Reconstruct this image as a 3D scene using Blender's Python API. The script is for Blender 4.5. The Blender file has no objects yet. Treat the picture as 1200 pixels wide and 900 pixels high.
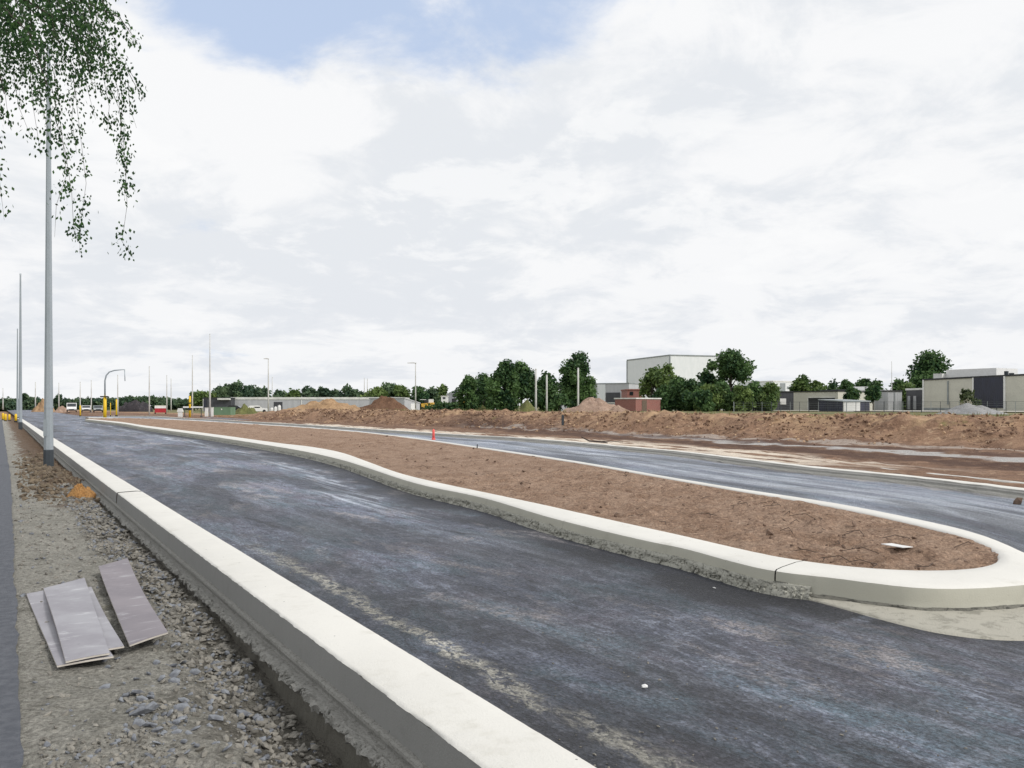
import bpy, math, random
import numpy as np
from mathutils import Vector, noise as mn

random.seed(7); rng = np.random.default_rng(7)
C = bpy.context.scene.collection
H_EYE, F, HOR = 1.6, 950.0, 475.0            # eye height (m), focal length and horizon row of a 1200x900 frame
DX, DY = -0.534, 0.8455                      # direction of the road on the ground
NX, NY = 0.8455, 0.534                       # its right-hand normal

def gp(x, y, z=0.0):                         # surveyed ground point for a frame position on level z
    Z = F*(H_EYE-z)/(y-HOR); return ((x-600)/F*Z, Z)
def at(x, y, Z): return Vector(((x-600)/F*Z, Z, H_EYE+(HOR-y)/F*Z))
def px(x, Z): return (x-600)/F*Z
def hz(y, Z): return H_EYE+(HOR-y)/F*Z
def st(X, Y): return (X*DX+Y*DY, X*NX+Y*NY)
def xy(s, t): return (s*DX+t*NX, s*DY+t*NY)
def sm(a, b, x):
    x = np.clip((np.asarray(x, float)-a)/(b-a), 0, 1); return x*x*(3-2*x)
def fb(x, y, z=0.0, o=4): return mn.fractal(Vector((x, y, z)), 1.0, 2.0, o)

# ------------------------------------------------------------------ mesh helpers
class MB:
    def __init__(s): s.v = []; s.f = []; s.uv = []
    def add(s, vs, fs, uvs=None):
        b = len(s.v); s.v += [tuple(p) for p in vs]; s.f += [tuple(i+b for i in q) for q in fs]
        s.uv += list(uvs) if uvs else [(0, 0)]*len(vs)
    def box(s, cx, cy, cz, sx, sy, sz, rz=0.0, top=1.0):
        c, n = math.cos(rz), math.sin(rz); vs = []
        for k, q in ((-1, 1.0), (1, top)):
            for a, b in ((-1, -1), (1, -1), (1, 1), (-1, 1)):
                x, y = a*sx/2*q, b*sy/2*q
                vs.append((cx+x*c-y*n, cy+x*n+y*c, cz+k*sz/2))
        s.add(vs, [(3, 2, 1, 0), (4, 5, 6, 7), (0, 1, 5, 4), (1, 2, 6, 5), (2, 3, 7, 6), (3, 0, 4, 7)])
    def prism(s, pts, axis, a, b):           # polygon pts extruded along axis ('x' or 'y') from a to b
        n = len(pts)
        def P(p, w): return (w, p[0], p[1]) if axis == 'x' else (p[0], w, p[1])
        vs = [P(p, a) for p in pts]+[P(p, b) for p in pts]
        s.add(vs, [tuple(range(n))[::-1], tuple(range(n, 2*n))]+[(i, (i+1) % n, n+(i+1) % n, n+i) for i in range(n)])
    def tube(s, pts, rs, n=8, cap=True):
        pts = [Vector(p) for p in pts]
        if not hasattr(rs, '__len__'): rs = [rs]*len(pts)
        vs = []; fs = []; ref = None
        for i, p in enumerate(pts):
            d = (pts[min(i+1, len(pts)-1)]-pts[max(i-1, 0)]).normalized()
            if ref is None or abs(ref.dot(d)) > .95: ref = Vector((1, 0, 0)) if abs(d.x) < .9 else Vector((0, 1, 0))
            u = (ref-d*ref.dot(d)).normalized(); w = d.cross(u); ref = u
            for k in range(n):
                a = 2*math.pi*k/n; vs.append(p+(u*math.cos(a)+w*math.sin(a))*rs[i])
        for i in range(len(pts)-1):
            for k in range(n):
                k2 = (k+1) % n; fs.append((i*n+k, i*n+k2, i*n+n+k2, i*n+n+k))
        if cap:
            fs.append(tuple(range(n))[::-1]); m = (len(pts)-1)*n; fs.append(tuple(range(m, m+n)))
        s.add(vs, fs)
    def wheel(s, cx, cy, cz, r, w, ax='x', n=14):
        d = Vector((w/2, 0, 0)) if ax == 'x' else Vector((0, w/2, 0)); c = Vector((cx, cy, cz))
        s.tube([c-d, c-d*.75, c+d*.75, c+d], [r*.9, r, r, r*.9], n)
    def build(s, name, mat, parent=None, loc=(0, 0, 0), smooth=False, rz=0.0):
        me = bpy.data.meshes.new(name); me.from_pydata(s.v, [], s.f)
        uvl = me.uv_layers.new(name='UVMap')
        li = np.empty(len(me.loops), np.int32); me.loops.foreach_get('vertex_index', li)
        uvl.data.foreach_set('uv', np.array(s.uv, np.float32)[li].ravel())
        if smooth: me.polygons.foreach_set('use_smooth', [True]*len(me.polygons))
        return link(name, me, mat, parent, loc, rz)

def link(name, me, mat, parent=None, loc=(0, 0, 0), rz=0.0):
    o = bpy.data.objects.new(name, me); C.objects.link(o)
    if mat: me.materials.append(mat)
    o.location = loc; o.rotation_euler.z = rz
    if parent: o.parent = parent
    return o
def tag(o, label=None, cat=None, group=None, kind=None):
    if label: o['label'] = label
    if cat: o['category'] = cat
    if group: o['group'] = group
    if kind: o['kind'] = kind
    return o
def thing(name, label, cat, loc=(0, 0, 0), rz=0.0, group=None):
    o = bpy.data.objects.new(name, None); C.objects.link(o); o.location = loc; o.rotation_euler.z = rz
    o.empty_display_size = .2
    return tag(o, label, cat, group)
def copy_tree(o, parent=None):
    c = o.copy(); C.objects.link(c); c.parent = parent
    for ch in list(o.children): copy_tree(ch, c)
    return c
def grid(name, P, UV, mat, attrs=None, smooth=True):       # P: (nu,nv,3) array
    nu, nv = P.shape[:2]
    idx = np.arange(nu*nv).reshape(nu, nv)
    q = np.stack([idx[:-1, :-1], idx[1:, :-1], idx[1:, 1:], idx[:-1, 1:]], -1).reshape(-1, 4)
    a, b, c = P.reshape(-1, 3)[q[0, 0]], P.reshape(-1, 3)[q[0, 1]], P.reshape(-1, 3)[q[0, 3]]
    if np.cross(b-a, c-a)[2] < 0: q = q[:, ::-1]
    me = bpy.data.meshes.new(name)
    me.vertices.add(nu*nv); me.vertices.foreach_set('co', P.reshape(-1).astype(np.float32))
    me.loops.add(q.size); me.loops.foreach_set('vertex_index', q.ravel().astype(np.int32))
    me.polygons.add(len(q)); me.polygons.foreach_set('loop_start', np.arange(0, q.size, 4, dtype=np.int32))
    me.update(calc_edges=True)
    uvl = me.uv_layers.new(name='UVMap'); uvl.data.foreach_set('uv', UV.reshape(-1, 2)[q.ravel()].astype(np.float32).ravel())
    for k, w in (attrs or {}).items():
        at_ = me.attributes.new(k, 'FLOAT', 'POINT'); at_.data.foreach_set('value', np.asarray(w, np.float32).ravel())
    if smooth: me.polygons.foreach_set('use_smooth', [True]*len(q))
    me.validate()
    return link(name, me, mat)
def quads(name, ctr, A, B, var, mat, parent=None):         # leaf-sized faces: centres and half axes
    n = len(ctr); V = np.stack([ctr-A, ctr+B*.9, ctr+A, ctr-B], 1).reshape(-1, 3)
    me = bpy.data.meshes.new(name)
    me.vertices.add(4*n); me.vertices.foreach_set('co', V.astype(np.float32).ravel())
    me.loops.add(4*n); me.loops.foreach_set('vertex_index', np.arange(4*n, dtype=np.int32))
    me.polygons.add(n); me.polygons.foreach_set('loop_start', np.arange(0, 4*n, 4, dtype=np.int32))
    me.update(calc_edges=True)
    a = me.attributes.new('var', 'FLOAT', 'POINT'); a.data.foreach_set('value', np.repeat(var, 4).astype(np.float32))
    return link(name, me, mat, parent)
def smooth_line(pts, step):                                # Catmull-Rom, resampled
    P = [Vector(p).to_3d() for p in pts]; out = []
    Q = [P[0]*2-P[1]]+P+[P[-1]*2-P[-2]]
    for i in range(1, len(Q)-2):
        L = (Q[i+1]-Q[i]).length; n = max(2, int(L/.15))
        for k in range(n):
            t = k/n; a, b, c, d = Q[i-1], Q[i], Q[i+1], Q[i+2]
            out.append(.5*((2*b)+(c-a)*t+(2*a-5*b+4*c-d)*t*t+(3*b-a-3*c+d)*t**3))
    out.append(P[-1]); A = np.array([(p.x, p.y) for p in out])
    return resample(A, step=step)
def resample(A, n=None, step=None):
    d = np.r_[0, np.cumsum(np.hypot(*np.diff(A, axis=0).T))]
    if n is None: n = max(2, int(d[-1]/step)+1)
    u = np.linspace(0, d[-1], n); return np.stack([np.interp(u, d, A[:, 0]), np.interp(u, d, A[:, 1])], 1)
def normals(A):
    T = np.gradient(A, axis=0); T /= np.linalg.norm(T, axis=1)[:, None]+1e-9
    return np.stack([T[:, 1], -T[:, 0]], 1)                # right-hand side
def sweep(A, prof, rough=None, closed_ends=True, gaps=(), nseed=0.0, wob=0.0):
    """profile (offset to the right, z) swept along A; rough = noise amplitude for each profile point"""
    mb = MB(); N = normals(A); u = np.r_[0, np.cumsum(np.hypot(*np.diff(A, axis=0).T))]
    m = len(prof); vs = []; uv = []; rough = rough or [0]*m
    pl = np.r_[0, np.cumsum([math.dist(prof[i], prof[i+1]) for i in range(m-1)])]
    for i in range(len(A)):
        w = wob*fb(u[i]*.5, 3.3+nseed)
        for j, (o, z) in enumerate(prof):
            r = rough[j]; a = b = 0
            if r:
                a = r*(fb(u[i]*7, j*.8, nseed)+.5*fb(u[i]*22, j*1.7, nseed+4)); b = r*(fb(u[i]*8, j*.9+9, nseed)+.4*fb(u[i]*25, j*1.2, nseed+7))
            vs.append((A[i, 0]+N[i, 0]*(o+a), A[i, 1]+N[i, 1]*(o+a), z+b+w)); uv.append((u[i], pl[j]))
    fs = []
    for i in range(len(A)-1):
        if any(a <= u[i] <= b for a, b in gaps): continue
        for j in range(m-1): fs.append((i*m+j, i*m+j+1, (i+1)*m+j+1, (i+1)*m+j))
    if closed_ends: fs += [tuple(range(m)), tuple(range((len(A)-1)*m, len(A)*m))[::-1]]
    mb.add(vs, fs, uv); return mb

# ------------------------------------------------------------------ materials
def node(nt, typ, ins=None, **kw):
    n = nt.nodes.new(typ)
    for k, v in kw.items(): setattr(n, k, v)
    for k, v in (ins or {}).items():
        sk = n.inputs[k]
        if isinstance(v, bpy.types.NodeSocket): nt.links.new(v, sk)
        else: sk.default_value = v
    return n
def M_(nt, op, a, b=0.0, c=0.0, clamp=False):
    n = node(nt, 'ShaderNodeMath', {0: a, 1: b, 2: c}, operation=op, use_clamp=clamp); return n.outputs[0]
def MR(nt, v, a, b, lo=0.0, hi=1.0):
    return node(nt, 'ShaderNodeMapRange', {0: v, 1: a, 2: b, 3: lo, 4: hi}, interpolation_type='SMOOTHSTEP').outputs[0]
def MIX(nt, f, a, b, bt='MIX'):
    n = node(nt, 'ShaderNodeMix', data_type='RGBA', blend_type=bt)
    for i, v in ((0, f), (6, a), (7, b)):
        if isinstance(v, bpy.types.NodeSocket): nt.links.new(v, n.inputs[i])
        else: n.inputs[i].default_value = v if i == 0 else (v[0], v[1], v[2], 1)
    return n.outputs[2]
def NOI(nt, vec, sc, det=5.0, ro=.6, dist=0.0, out=0):
    return node(nt, 'ShaderNodeTexNoise', {'Vector': vec, 'Scale': sc, 'Detail': det, 'Roughness': ro, 'Distortion': dist}).outputs[out]
def STR(nt, vec, s):
    return node(nt, 'ShaderNodeMapping', {'Vector': vec, 'Scale': s}).outputs[0]
def newmat(name):
    m = bpy.data.materials.new(name); m.use_nodes = True; nt = m.node_tree
    b = nt.nodes['Principled BSDF']; return m, nt, b
def setc(nt, b, k, v):
    if isinstance(v, bpy.types.NodeSocket): nt.links.new(v, b.inputs[k])
    else: b.inputs[k].default_value = v
def coords(nt, kind):
    if kind == 'uv': return node(nt, 'ShaderNodeUVMap', uv_map='UVMap').outputs[0]
    if kind == 'pos': return node(nt, 'ShaderNodeNewGeometry').outputs['Position']
    return node(nt, 'ShaderNodeTexCoord').outputs['Object']
def bump(nt, b, h, strength, dist):
    n = node(nt, 'ShaderNodeBump', {'Height': h, 'Strength': strength, 'Distance': dist}); nt.links.new(n.outputs[0], b.inputs['Normal'])
def plain(name, c1, c2=None, sc=2.0, rough=.6, bs=0.0, bsc=20.0, kind='obj', stretch=(1, 1, 1), metal=0.0, spec=.4, streaks=None):
    m, nt, b = newmat(name); v = coords(nt, kind); vs = STR(nt, v, stretch)
    c2 = c2 or tuple(x*.75 for x in c1)
    col = MIX(nt, MR(nt, NOI(nt, vs, sc), .35, .68), c1, c2)
    col = MIX(nt, MR(nt, NOI(nt, v, sc*9, 3), .4, .8, 0, .35), col, tuple(x*.6 for x in c1))
    setc(nt, b, 'Base Color', col); b.inputs['Roughness'].default_value = rough
    b.inputs['Metallic'].default_value = metal; b.inputs['Specular IOR Level'].default_value = spec
    if bs: bump(nt, b, NOI(nt, v, bsc, 6, .65), bs, .02)
    return m
def ribbed(name, c1, c2, freq, axis='x', rough=.5, depth=.5):       # profiled cladding, planks, slats
    m, nt, b = newmat(name); v = coords(nt, 'obj')
    w = node(nt, 'ShaderNodeTexWave', {'Vector': v, 'Scale': freq, 'Distortion': .0}, wave_type='BANDS', bands_direction=axis.upper()).outputs[1]
    col = MIX(nt, MR(nt, NOI(nt, STR(nt, v, (1, 1, .3)), 1.2), .3, .7), c1, c2)
    setc(nt, b, 'Base Color', col); b.inputs['Roughness'].default_value = rough
    bump(nt, b, w, depth, .05); return m

def mat_asphalt(name, near):
    m, nt, b = newmat(name); uv = coords(nt, 'uv')
    sep = node(nt, 'ShaderNodeSeparateXYZ', {0: uv}); u, v = sep.outputs[0], sep.outputs[1]
    edge = node(nt, 'ShaderNodeAttribute', attribute_name='edge').outputs['Fac']
    big = NOI(nt, STR(nt, uv, (.30, .8, 1)), 1.0, 8, .66, .8)
    col = MIX(nt, MR(nt, big, .36, .64), (.030, .032, .043), (.094, .103, .135))
    hue = NOI(nt, STR(nt, uv, (.4, .9, 1)), 1.1, 5, .65, .5)
    col = MIX(nt, MR(nt, hue, .50, .64, 0, .7), col, (.098, .086, .108))
    col = MIX(nt, MR(nt, NOI(nt, STR(nt, uv, (.5, 1.3, 1)), 1.3, 7, .68, .5), .47, .62, 0, .85), col, (.068, .098, .118))
    mott = NOI(nt, STR(nt, uv, (.8, 2.0, 1)), 4.0, 8, .72, .5)
    col = MIX(nt, MR(nt, mott, .50, .62, 0, .75), col, (.165, .175, .21))
    col = MIX(nt, MR(nt, mott, .46, .37, 0, .8), col, (.026, .027, .036))
    st1 = NOI(nt, STR(nt, uv, (.12, 1.9, 1)), 1.0, 9, .72, .35)
    col = MIX(nt, MR(nt, st1, .50, .70, 0, .7 if near else .95), col, (.20, .21, .245))
    scf = NOI(nt, STR(nt, uv, (1.0, 4.5, 1)), 1.5, 7, .7, .5)
    col = MIX(nt, MR(nt, scf, .61, .68, 0, .85), col, (.022, .022, .028))
    fm = NOI(nt, STR(nt, uv, (1.0, 2.2, 1)), 13.0, 7, .75, .6)
    col = MIX(nt, MR(nt, fm, .55, .66, 0, .5), col, (.185, .195, .228))
    col = MIX(nt, MR(nt, fm, .45, .37, 0, .8), col, (.022, .023, .030))
    scf2 = NOI(nt, STR(nt, uv, (.7, 2.6, 1)), .9, 9, .74, .8)
    col = MIX(nt, MR(nt, scf2, .585, .62, 0, .8), col, (.024, .024, .032))
    ripple = NOI(nt, STR(nt, uv, (6.0, 1.2, 1)), 1.5, 4, .6, .6)
    col = MIX(nt, MR(nt, ripple, .50, .68, 0, .4), col, (.15, .16, .185))
    if near:
        wv = M_(nt, 'ADD', v, MR(nt, NOI(nt, uv, .9, 8, .7), .2, .8, -.08, .20))
        band = M_(nt, 'MULTIPLY', MR(nt, wv, .46, .54), MR(nt, wv, .60, .70, 1, 0))
        pat = M_(nt, 'MULTIPLY', MR(nt, NOI(nt, STR(nt, uv, (.35, .8, 1)), 2.2, 5, .6, .4), .38, .50), MR(nt, NOI(nt, STR(nt, uv, (.7, 1, 1)), 11, 10, .8, .6), .45, .53))
        col = MIX(nt, M_(nt, 'MULTIPLY', band, M_(nt, 'MULTIPLY', pat, MR(nt, u, 7.5, 10, 1, 0))), col, (.50, .465, .385))
        fil = MR(nt, wv, .1, .42, .55, 0)
        col = MIX(nt, fil, col, (.034, .034, .044))
        # fresh dark strip beside the island kerb, pale wheel tracks beyond it
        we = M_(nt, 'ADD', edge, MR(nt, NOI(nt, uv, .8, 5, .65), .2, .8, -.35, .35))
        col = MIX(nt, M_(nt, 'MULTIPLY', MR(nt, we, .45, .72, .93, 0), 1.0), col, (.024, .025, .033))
        tr = M_(nt, 'MULTIPLY', MR(nt, we, .75, .95), MR(nt, we, 1.1, 1.7, 1, 0))
        tp = MR(nt, NOI(nt, STR(nt, uv, (.22, 4.5, 1)), 1.3, 7, .66, .3), .45, .62)
        far = MR(nt, u, 9, 13, .25, .95)
        col = MIX(nt, M_(nt, 'MULTIPLY', M_(nt, 'MULTIPLY', tr, tp), far), col, (.36, .38, .42))
        pp = M_(nt, 'MULTIPLY', MR(nt, NOI(nt, STR(nt, uv, (.35, 1.0, 1)), 1.2, 6, .65, .4), .54, .64), MR(nt, NOI(nt, uv, 9, 9, .8, .5), .45, .53, 0, .9))
        col = MIX(nt, pp, col, (.23, .205, .20))
    else:
        # dirt dragged along the far gutter
        we = M_(nt, 'ADD', edge, MR(nt, NOI(nt, uv, 1.2, 6, .7), .2, .8, -.5, .5))
        col = MIX(nt, MR(nt, we, .35, .9, .9, 0), col, (.20, .165, .13))
        trk = M_(nt, 'MULTIPLY', MR(nt, we, 1.2, 2.6), MR(nt, we, 4.0, 5.2, 1, 0))
        tp2 = MR(nt, NOI(nt, STR(nt, uv, (.09, .9, 1)), 1.1, 8, .68, .5), .38, .64)
        col = MIX(nt, .25, col, (.20, .215, .25))
        col = MIX(nt, M_(nt, 'MULTIPLY', M_(nt, 'ADD', M_(nt, 'MULTIPLY', trk, .6), .3), tp2), col, (.35, .365, .39))
    gr = MR(nt, NOI(nt, STR(nt, uv, (.8, 1.1, 1)), 38, 6, .75, .4), .36, .64, .45, 1.6)
    zone = NOI(nt, STR(nt, uv, (.16, .55, 1)), 1.0, 6, .62, .7)
    zm = M_(nt, 'MULTIPLY', MR(nt, zone, .40, .58, .78, 1.85), gr)
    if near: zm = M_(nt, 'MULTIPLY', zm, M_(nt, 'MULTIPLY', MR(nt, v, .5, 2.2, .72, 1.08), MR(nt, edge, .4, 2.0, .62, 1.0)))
    col = node(nt, 'ShaderNodeVectorMath', {0: col, 1: node(nt, 'ShaderNodeCombineXYZ', {0: M_(nt, 'MULTIPLY', zm, .97), 1: zm, 2: M_(nt, 'MULTIPLY', zm, 1.04)}).outputs[0]}, operation='MULTIPLY').outputs[0]
    spk = node(nt, 'ShaderNodeTexVoronoi', {'Vector': uv, 'Scale': 70.0}).outputs[1]
    sv = node(nt, 'ShaderNodeSeparateColor', {0: spk}).outputs[0]
    col = MIX(nt, MR(nt, sv, .86, 1.0, 0, .3), col, (.17, .17, .19))
    col = MIX(nt, MR(nt, sv, .0, .22, .5, 0), col, (.022, .022, .028))
    setc(nt, b, 'Base Color', col)
    setc(nt, b, 'Roughness', MR(nt, big, .3, .7, .50, .68)); b.inputs['Specular IOR Level'].default_value = .5
    hgt = M_(nt, 'ADD', M_(nt, 'MULTIPLY', NOI(nt, uv, 55, 4, .7), .6), M_(nt, 'ADD', M_(nt, 'MULTIPLY', mott, 1.0), M_(nt, 'MULTIPLY', ripple, .5)))
    bump(nt, b, M_(nt, 'ADD', hgt, M_(nt, 'MULTIPLY', fm, .6)), 1.0, .035)
    return m

def mat_concrete(name, c, dirt, amt=.5, rough=.75, bs=.25, pits=None):
    m, nt, b = newmat(name); p = coords(nt, 'pos')
    col = MIX(nt, MR(nt, NOI(nt, p, .9, 4), .3, .7), c, tuple(x*.92 for x in c))
    col = MIX(nt, MR(nt, NOI(nt, p, 3.5, 7, .7), .52, .78, 0, amt), col, dirt)
    col = MIX(nt, MR(nt, NOI(nt, p, 70, 2), .45, .9, 0, .22), col, tuple(x*.7 for x in c))
    pit = node(nt, 'ShaderNodeTexVoronoi', {'Vector': p, 'Scale': 7.0}).outputs[0]
    col = MIX(nt, MR(nt, pit, .035, .05, .85, 0), col, tuple(x*.25 for x in c))
    if pits:
        q_ = NOI(nt, STR(nt, p, (1, 1, 1.6)), pits[0], 6, .7, .6); col = MIX(nt, MR(nt, q_, .50, .62, 0, .75), col, pits[1])
    setc(nt, b, 'Base Color', col); b.inputs['Roughness'].default_value = rough
    bump(nt, b, M_(nt, 'ADD', NOI(nt, p, 90, 3), M_(nt, 'MULTIPLY', NOI(nt, p, 9, 5), .7)), bs, .01)
    return m

def mat_soil(name, cols, sc=.5, bs=1.0, extra=None, clod=6.0):
    m, nt, b = newmat(name); p = coords(nt, 'pos')
    a = NOI(nt, p, sc, 8, .66, .5)
    col = MIX(nt, MR(nt, a, .36, .62), cols[0], cols[1])
    col = MIX(nt, MR(nt, NOI(nt, p, sc*3.1, 8, .7, .6), .50, .70, 0, .9), col, cols[2])
    col = MIX(nt, MR(nt, NOI(nt, p, sc*5.7, 9, .74, .3), .54, .66, 0, .75), col, cols[3])
    col = MIX(nt, MR(nt, NOI(nt, p, 26, 4, .7), .52, .75, 0, .5), col, tuple(x*.4 for x in cols[0]))
    vo = node(nt, 'ShaderNodeTexVoronoi', {'Vector': p, 'Scale': clod*4}).outputs[1]
    sv = node(nt, 'ShaderNodeSeparateColor', {0: vo}).outputs[0]
    col = MIX(nt, MR(nt, sv, .82, 1, 0, .35), col, tuple(min(1, x*1.5) for x in cols[1]))
    if extra: col = extra(nt, p, col)
    gr = MR(nt, NOI(nt, p, 34, 7, .78, .5), .36, .64, .66, 1.34)
    col = node(nt, 'ShaderNodeVectorMath', {0: col, 1: node(nt, 'ShaderNodeCombineXYZ', {0: gr, 1: gr, 2: gr}).outputs[0]}, operation='MULTIPLY').outputs[0]
    setc(nt, b, 'Base Color', col); b.inputs['Roughness'].default_value = .95; b.inputs['Specular IOR Level'].default_value = .15
    h = M_(nt, 'ADD', M_(nt, 'MULTIPLY', NOI(nt, p, clod, 7, .7, .3), 1.6), M_(nt, 'MULTIPLY', NOI(nt, p, clod*6, 4, .65), .45))
    bump(nt, b, h, bs, .06)
    return m

def ground_extra(nt, p, col):
    def dot(v): return node(nt, 'ShaderNodeVectorMath', {0: p, 1: v}, operation='DOT_PRODUCT').outputs['Value']
    s, t = dot((DX, DY, 0)), dot((NX, NY, 0))
    wig = MR(nt, NOI(nt, p, .35, 5, .65), .2, .8, -1.1, 1.1)
    tw = M_(nt, 'ADD', t, wig)
    def strip(c0, k, s0, hw, soft, smax, colr, amt, col):
        d = M_(nt, 'ABSOLUTE', M_(nt, 'SUBTRACT', tw, M_(nt, 'ADD', c0, M_(nt, 'MULTIPLY', M_(nt, 'SUBTRACT', s, s0), k))))
        f = M_(nt, 'MULTIPLY', MR(nt, d, hw-soft, hw+soft, amt, 0), MR(nt, s, smax-6, smax+4, 1, 0))
        f = M_(nt, 'MULTIPLY', f, MR(nt, NOI(nt, p, 1.7, 6, .7), .34, .5, .25, 1))
        return MIX(nt, f, col, colr)
    q0 = M_(nt, 'ADD', M_(nt, 'ADD', tw, -1.4), M_(nt, 'MULTIPLY', s, .0816))
    fr_ = M_(nt, 'MULTIPLY', MR(nt, q0, 34.0, 35.2, .72, 0), MR(nt, t, 5, 12))
    col = MIX(nt, M_(nt, 'MULTIPLY', fr_, MR(nt, NOI(nt, p, .6, 6, .7), .30, .62, 1, .35)), col, (.095, .055, .042))
    col = strip(24.6, .15, 13, 1.4, .7, 60, (.085, .05, .038), .9, col)
    col = strip(27.1, .16, 13, .75, .3, 44, (.40, .39, .38), .95, col)
    col = strip(29.6, .06, 13, 1.0, .5, 60, (.085, .05, .04), .8, col)
    col = strip(32.6, -.03, 13, .5, .3, 56, (.40, .35, .31), .7, col)
    # sandy and pale clods on the crest, some weeds
    q = M_(nt, 'ADD', M_(nt, 'ADD', tw, -1.4), M_(nt, 'MULTIPLY', s, .0816))
    sand = M_(nt, 'MULTIPLY', MR(nt, q, 35.5, 37.5), MR(nt, NOI(nt, p, .55, 7, .7), .46, .62))
    col = MIX(nt, M_(nt, 'MULTIPLY', sand, .75), col, (.48, .33, .20))
    weed = M_(nt, 'MULTIPLY', MR(nt, q, 35.5, 37), MR(nt, NOI(nt, p, .33, 6, .66), .60, .70))
    col = MIX(nt, M_(nt, 'MULTIPLY', weed, .7), col, (.17, .18, .06))
    grass = MR(nt, q, 41.5, 44)
    gc = MIX(nt, MR(nt, NOI(nt, p, .2, 7, .7), .35, .65), (.10, .125, .045), (.24, .20, .12))
    col = MIX(nt, grass, col, gc)
    left = MR(nt, M_(nt, 'ADD', t, MR(nt, NOI(nt, p, 1, 3), .2, .8, -.3, .3)), -2.6, -2.1, 1, 0)
    col = MIX(nt, left, col, gc)
    dk = node(nt, 'ShaderNodeAttribute', attribute_name='dk').outputs['Fac']
    slab = M_(nt, 'MULTIPLY', M_(nt, 'MULTIPLY', MR(nt, dk, .5, .8), MR(nt, dk, 4.6, 6.2, 1, 0)), M_(nt, 'MULTIPLY', MR(nt, s, 10, 16), MR(nt, s, 62, 75, 1, 0)))
    slab = M_(nt, 'MULTIPLY', slab, MR(nt, NOI(nt, node(nt, 'ShaderNodeCombineXYZ', {0: M_(nt, 'MULTIPLY', s, .16), 1: M_(nt, 'MULTIPLY', t, 1.1)}).outputs[0], 1.0, 6, .65, .3), .45, .51))
    col = MIX(nt, slab, col, (.62, .54, .45))
    return col

def mat_leaf(name, dark, light, extra=None, transl=.35):
    m, nt, b = newmat(name)
    v = node(nt, 'ShaderNodeAttribute', attribute_name='var').outputs['Fac']
    col = MIX(nt, v, dark, light)
    if extra: col = MIX(nt, MR(nt, v, .93, .97), col, extra)
    setc(nt, b, 'Base Color', col); b.inputs['Roughness'].default_value = .6; b.inputs['Specular IOR Level'].default_value = .3
    tb = node(nt, 'ShaderNodeBsdfTranslucent', {'Color': col}); mx = node(nt, 'ShaderNodeMixShader', {0: transl, 1: b.outputs[0], 2: tb.outputs[0]})
    nt.links.new(mx.outputs[0], nt.nodes['Material Output'].inputs[0]); return m

def mat_brick(name):
    m, nt, b = newmat(name); v = coords(nt, 'obj')
    sep = node(nt, 'ShaderNodeSeparateXYZ', {0: v})
    w = node(nt, 'ShaderNodeCombineXYZ', {0: M_(nt, 'ADD', sep.outputs[0], sep.outputs[1]), 1: sep.outputs[2]}).outputs[0]
    br = node(nt, 'ShaderNodeTexBrick', {'Vector': w, 'Color1': (.30, .10, .08, 1), 'Color2': (.21, .07, .06, 1), 'Mortar': (.35, .27, .23, 1), 'Scale': 4.0, 'Mortar Size': .02})
    setc(nt, b, 'Base Color', br.outputs[0]); b.inputs['Roughness'].default_value = .85; return m

def mat_glass(name):
    m, nt, b = newmat(name); b.inputs['Base Color'].default_value = (.02, .025, .03, 1); b.inputs['Roughness'].default_value = .08
    b.inputs['Specular IOR Level'].default_value = .8; return m

def verge_extra(nt, p, col):
    def dot(v): return node(nt, 'ShaderNodeVectorMath', {0: p, 1: v}, operation='DOT_PRODUCT').outputs['Value']
    s, t = dot((DX, DY, 0)), dot((NX, NY, 0))
    tw = M_(nt, 'ADD', t, MR(nt, NOI(nt, p, 1.6, 6, .65), .2, .8, -.4, .4))
    trench_dark = MR(nt, tw, .85, 1.25, 0, .85)                        # dark chippings in the trench along the footing
    col = MIX(nt, trench_dark, col, (.13, .12, .10))
    br = M_(nt, 'MULTIPLY', MR(nt, M_(nt, 'ADD', s, MR(nt, NOI(nt, p, .6, 5), .2, .8, -4, 4)), 16, 18.5), MR(nt, tw, .45, .75))
    col = MIX(nt, M_(nt, 'MULTIPLY', br, .85), col, (.14, .088, .055))
    moss = MR(nt, NOI(nt, p, 1.3, 6, .7), .62, .72, 0, .35)
    return MIX(nt, moss, col, (.155, .145, .075))

MT = {}
MT['road'] = mat_asphalt('fresh_asphalt', True)
MT['road2'] = mat_asphalt('dusty_asphalt', False)
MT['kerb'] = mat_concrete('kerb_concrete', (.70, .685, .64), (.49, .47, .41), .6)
MT['kerb_back'] = mat_concrete('kerb_back_concrete', (.235, .235, .225), (.17, .17, .16), .6)  # greyer formed face, with the shade on the back put into the colour
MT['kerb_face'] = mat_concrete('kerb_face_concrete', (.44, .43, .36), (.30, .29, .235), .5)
MT['footing'] = mat_concrete('footing_concrete', (.27, .265, .245), (.14, .14, .12), .6, .9, 1.0, (40.0, (.14, .135, .12)))
MT['footing_rough'] = mat_concrete('rough_haunching', (.38, .375, .325), (.16, .16, .135), .6, .9, 1.0, (30.0, (.10, .10, .088)))
MT['footing_dark'] = mat_concrete('broken_mortar', (.17, .165, .14), (.08, .08, .07), .6, .9, 1.0, (16.0, (.03, .03, .027)))
MT['footing_side'] = mat_concrete('stained_shaded_footing', (.125, .118, .098), (.075, .068, .055), .7, .95, .8)  # soil-stained side, the shade under the lip painted into its colour too
MT['apron'] = mat_concrete('mortar_apron', (.43, .41, .35), (.25, .235, .19), .8, .95, 1.0, (7.0, (.25, .24, .20)))
MT['ground'] = mat_soil('excavated_soil', [(.20, .120, .080), (.32, .205, .135), (.080, .048, .035), (.50, .36, .245)], .50, 1.0, ground_extra, 1.6)
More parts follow.
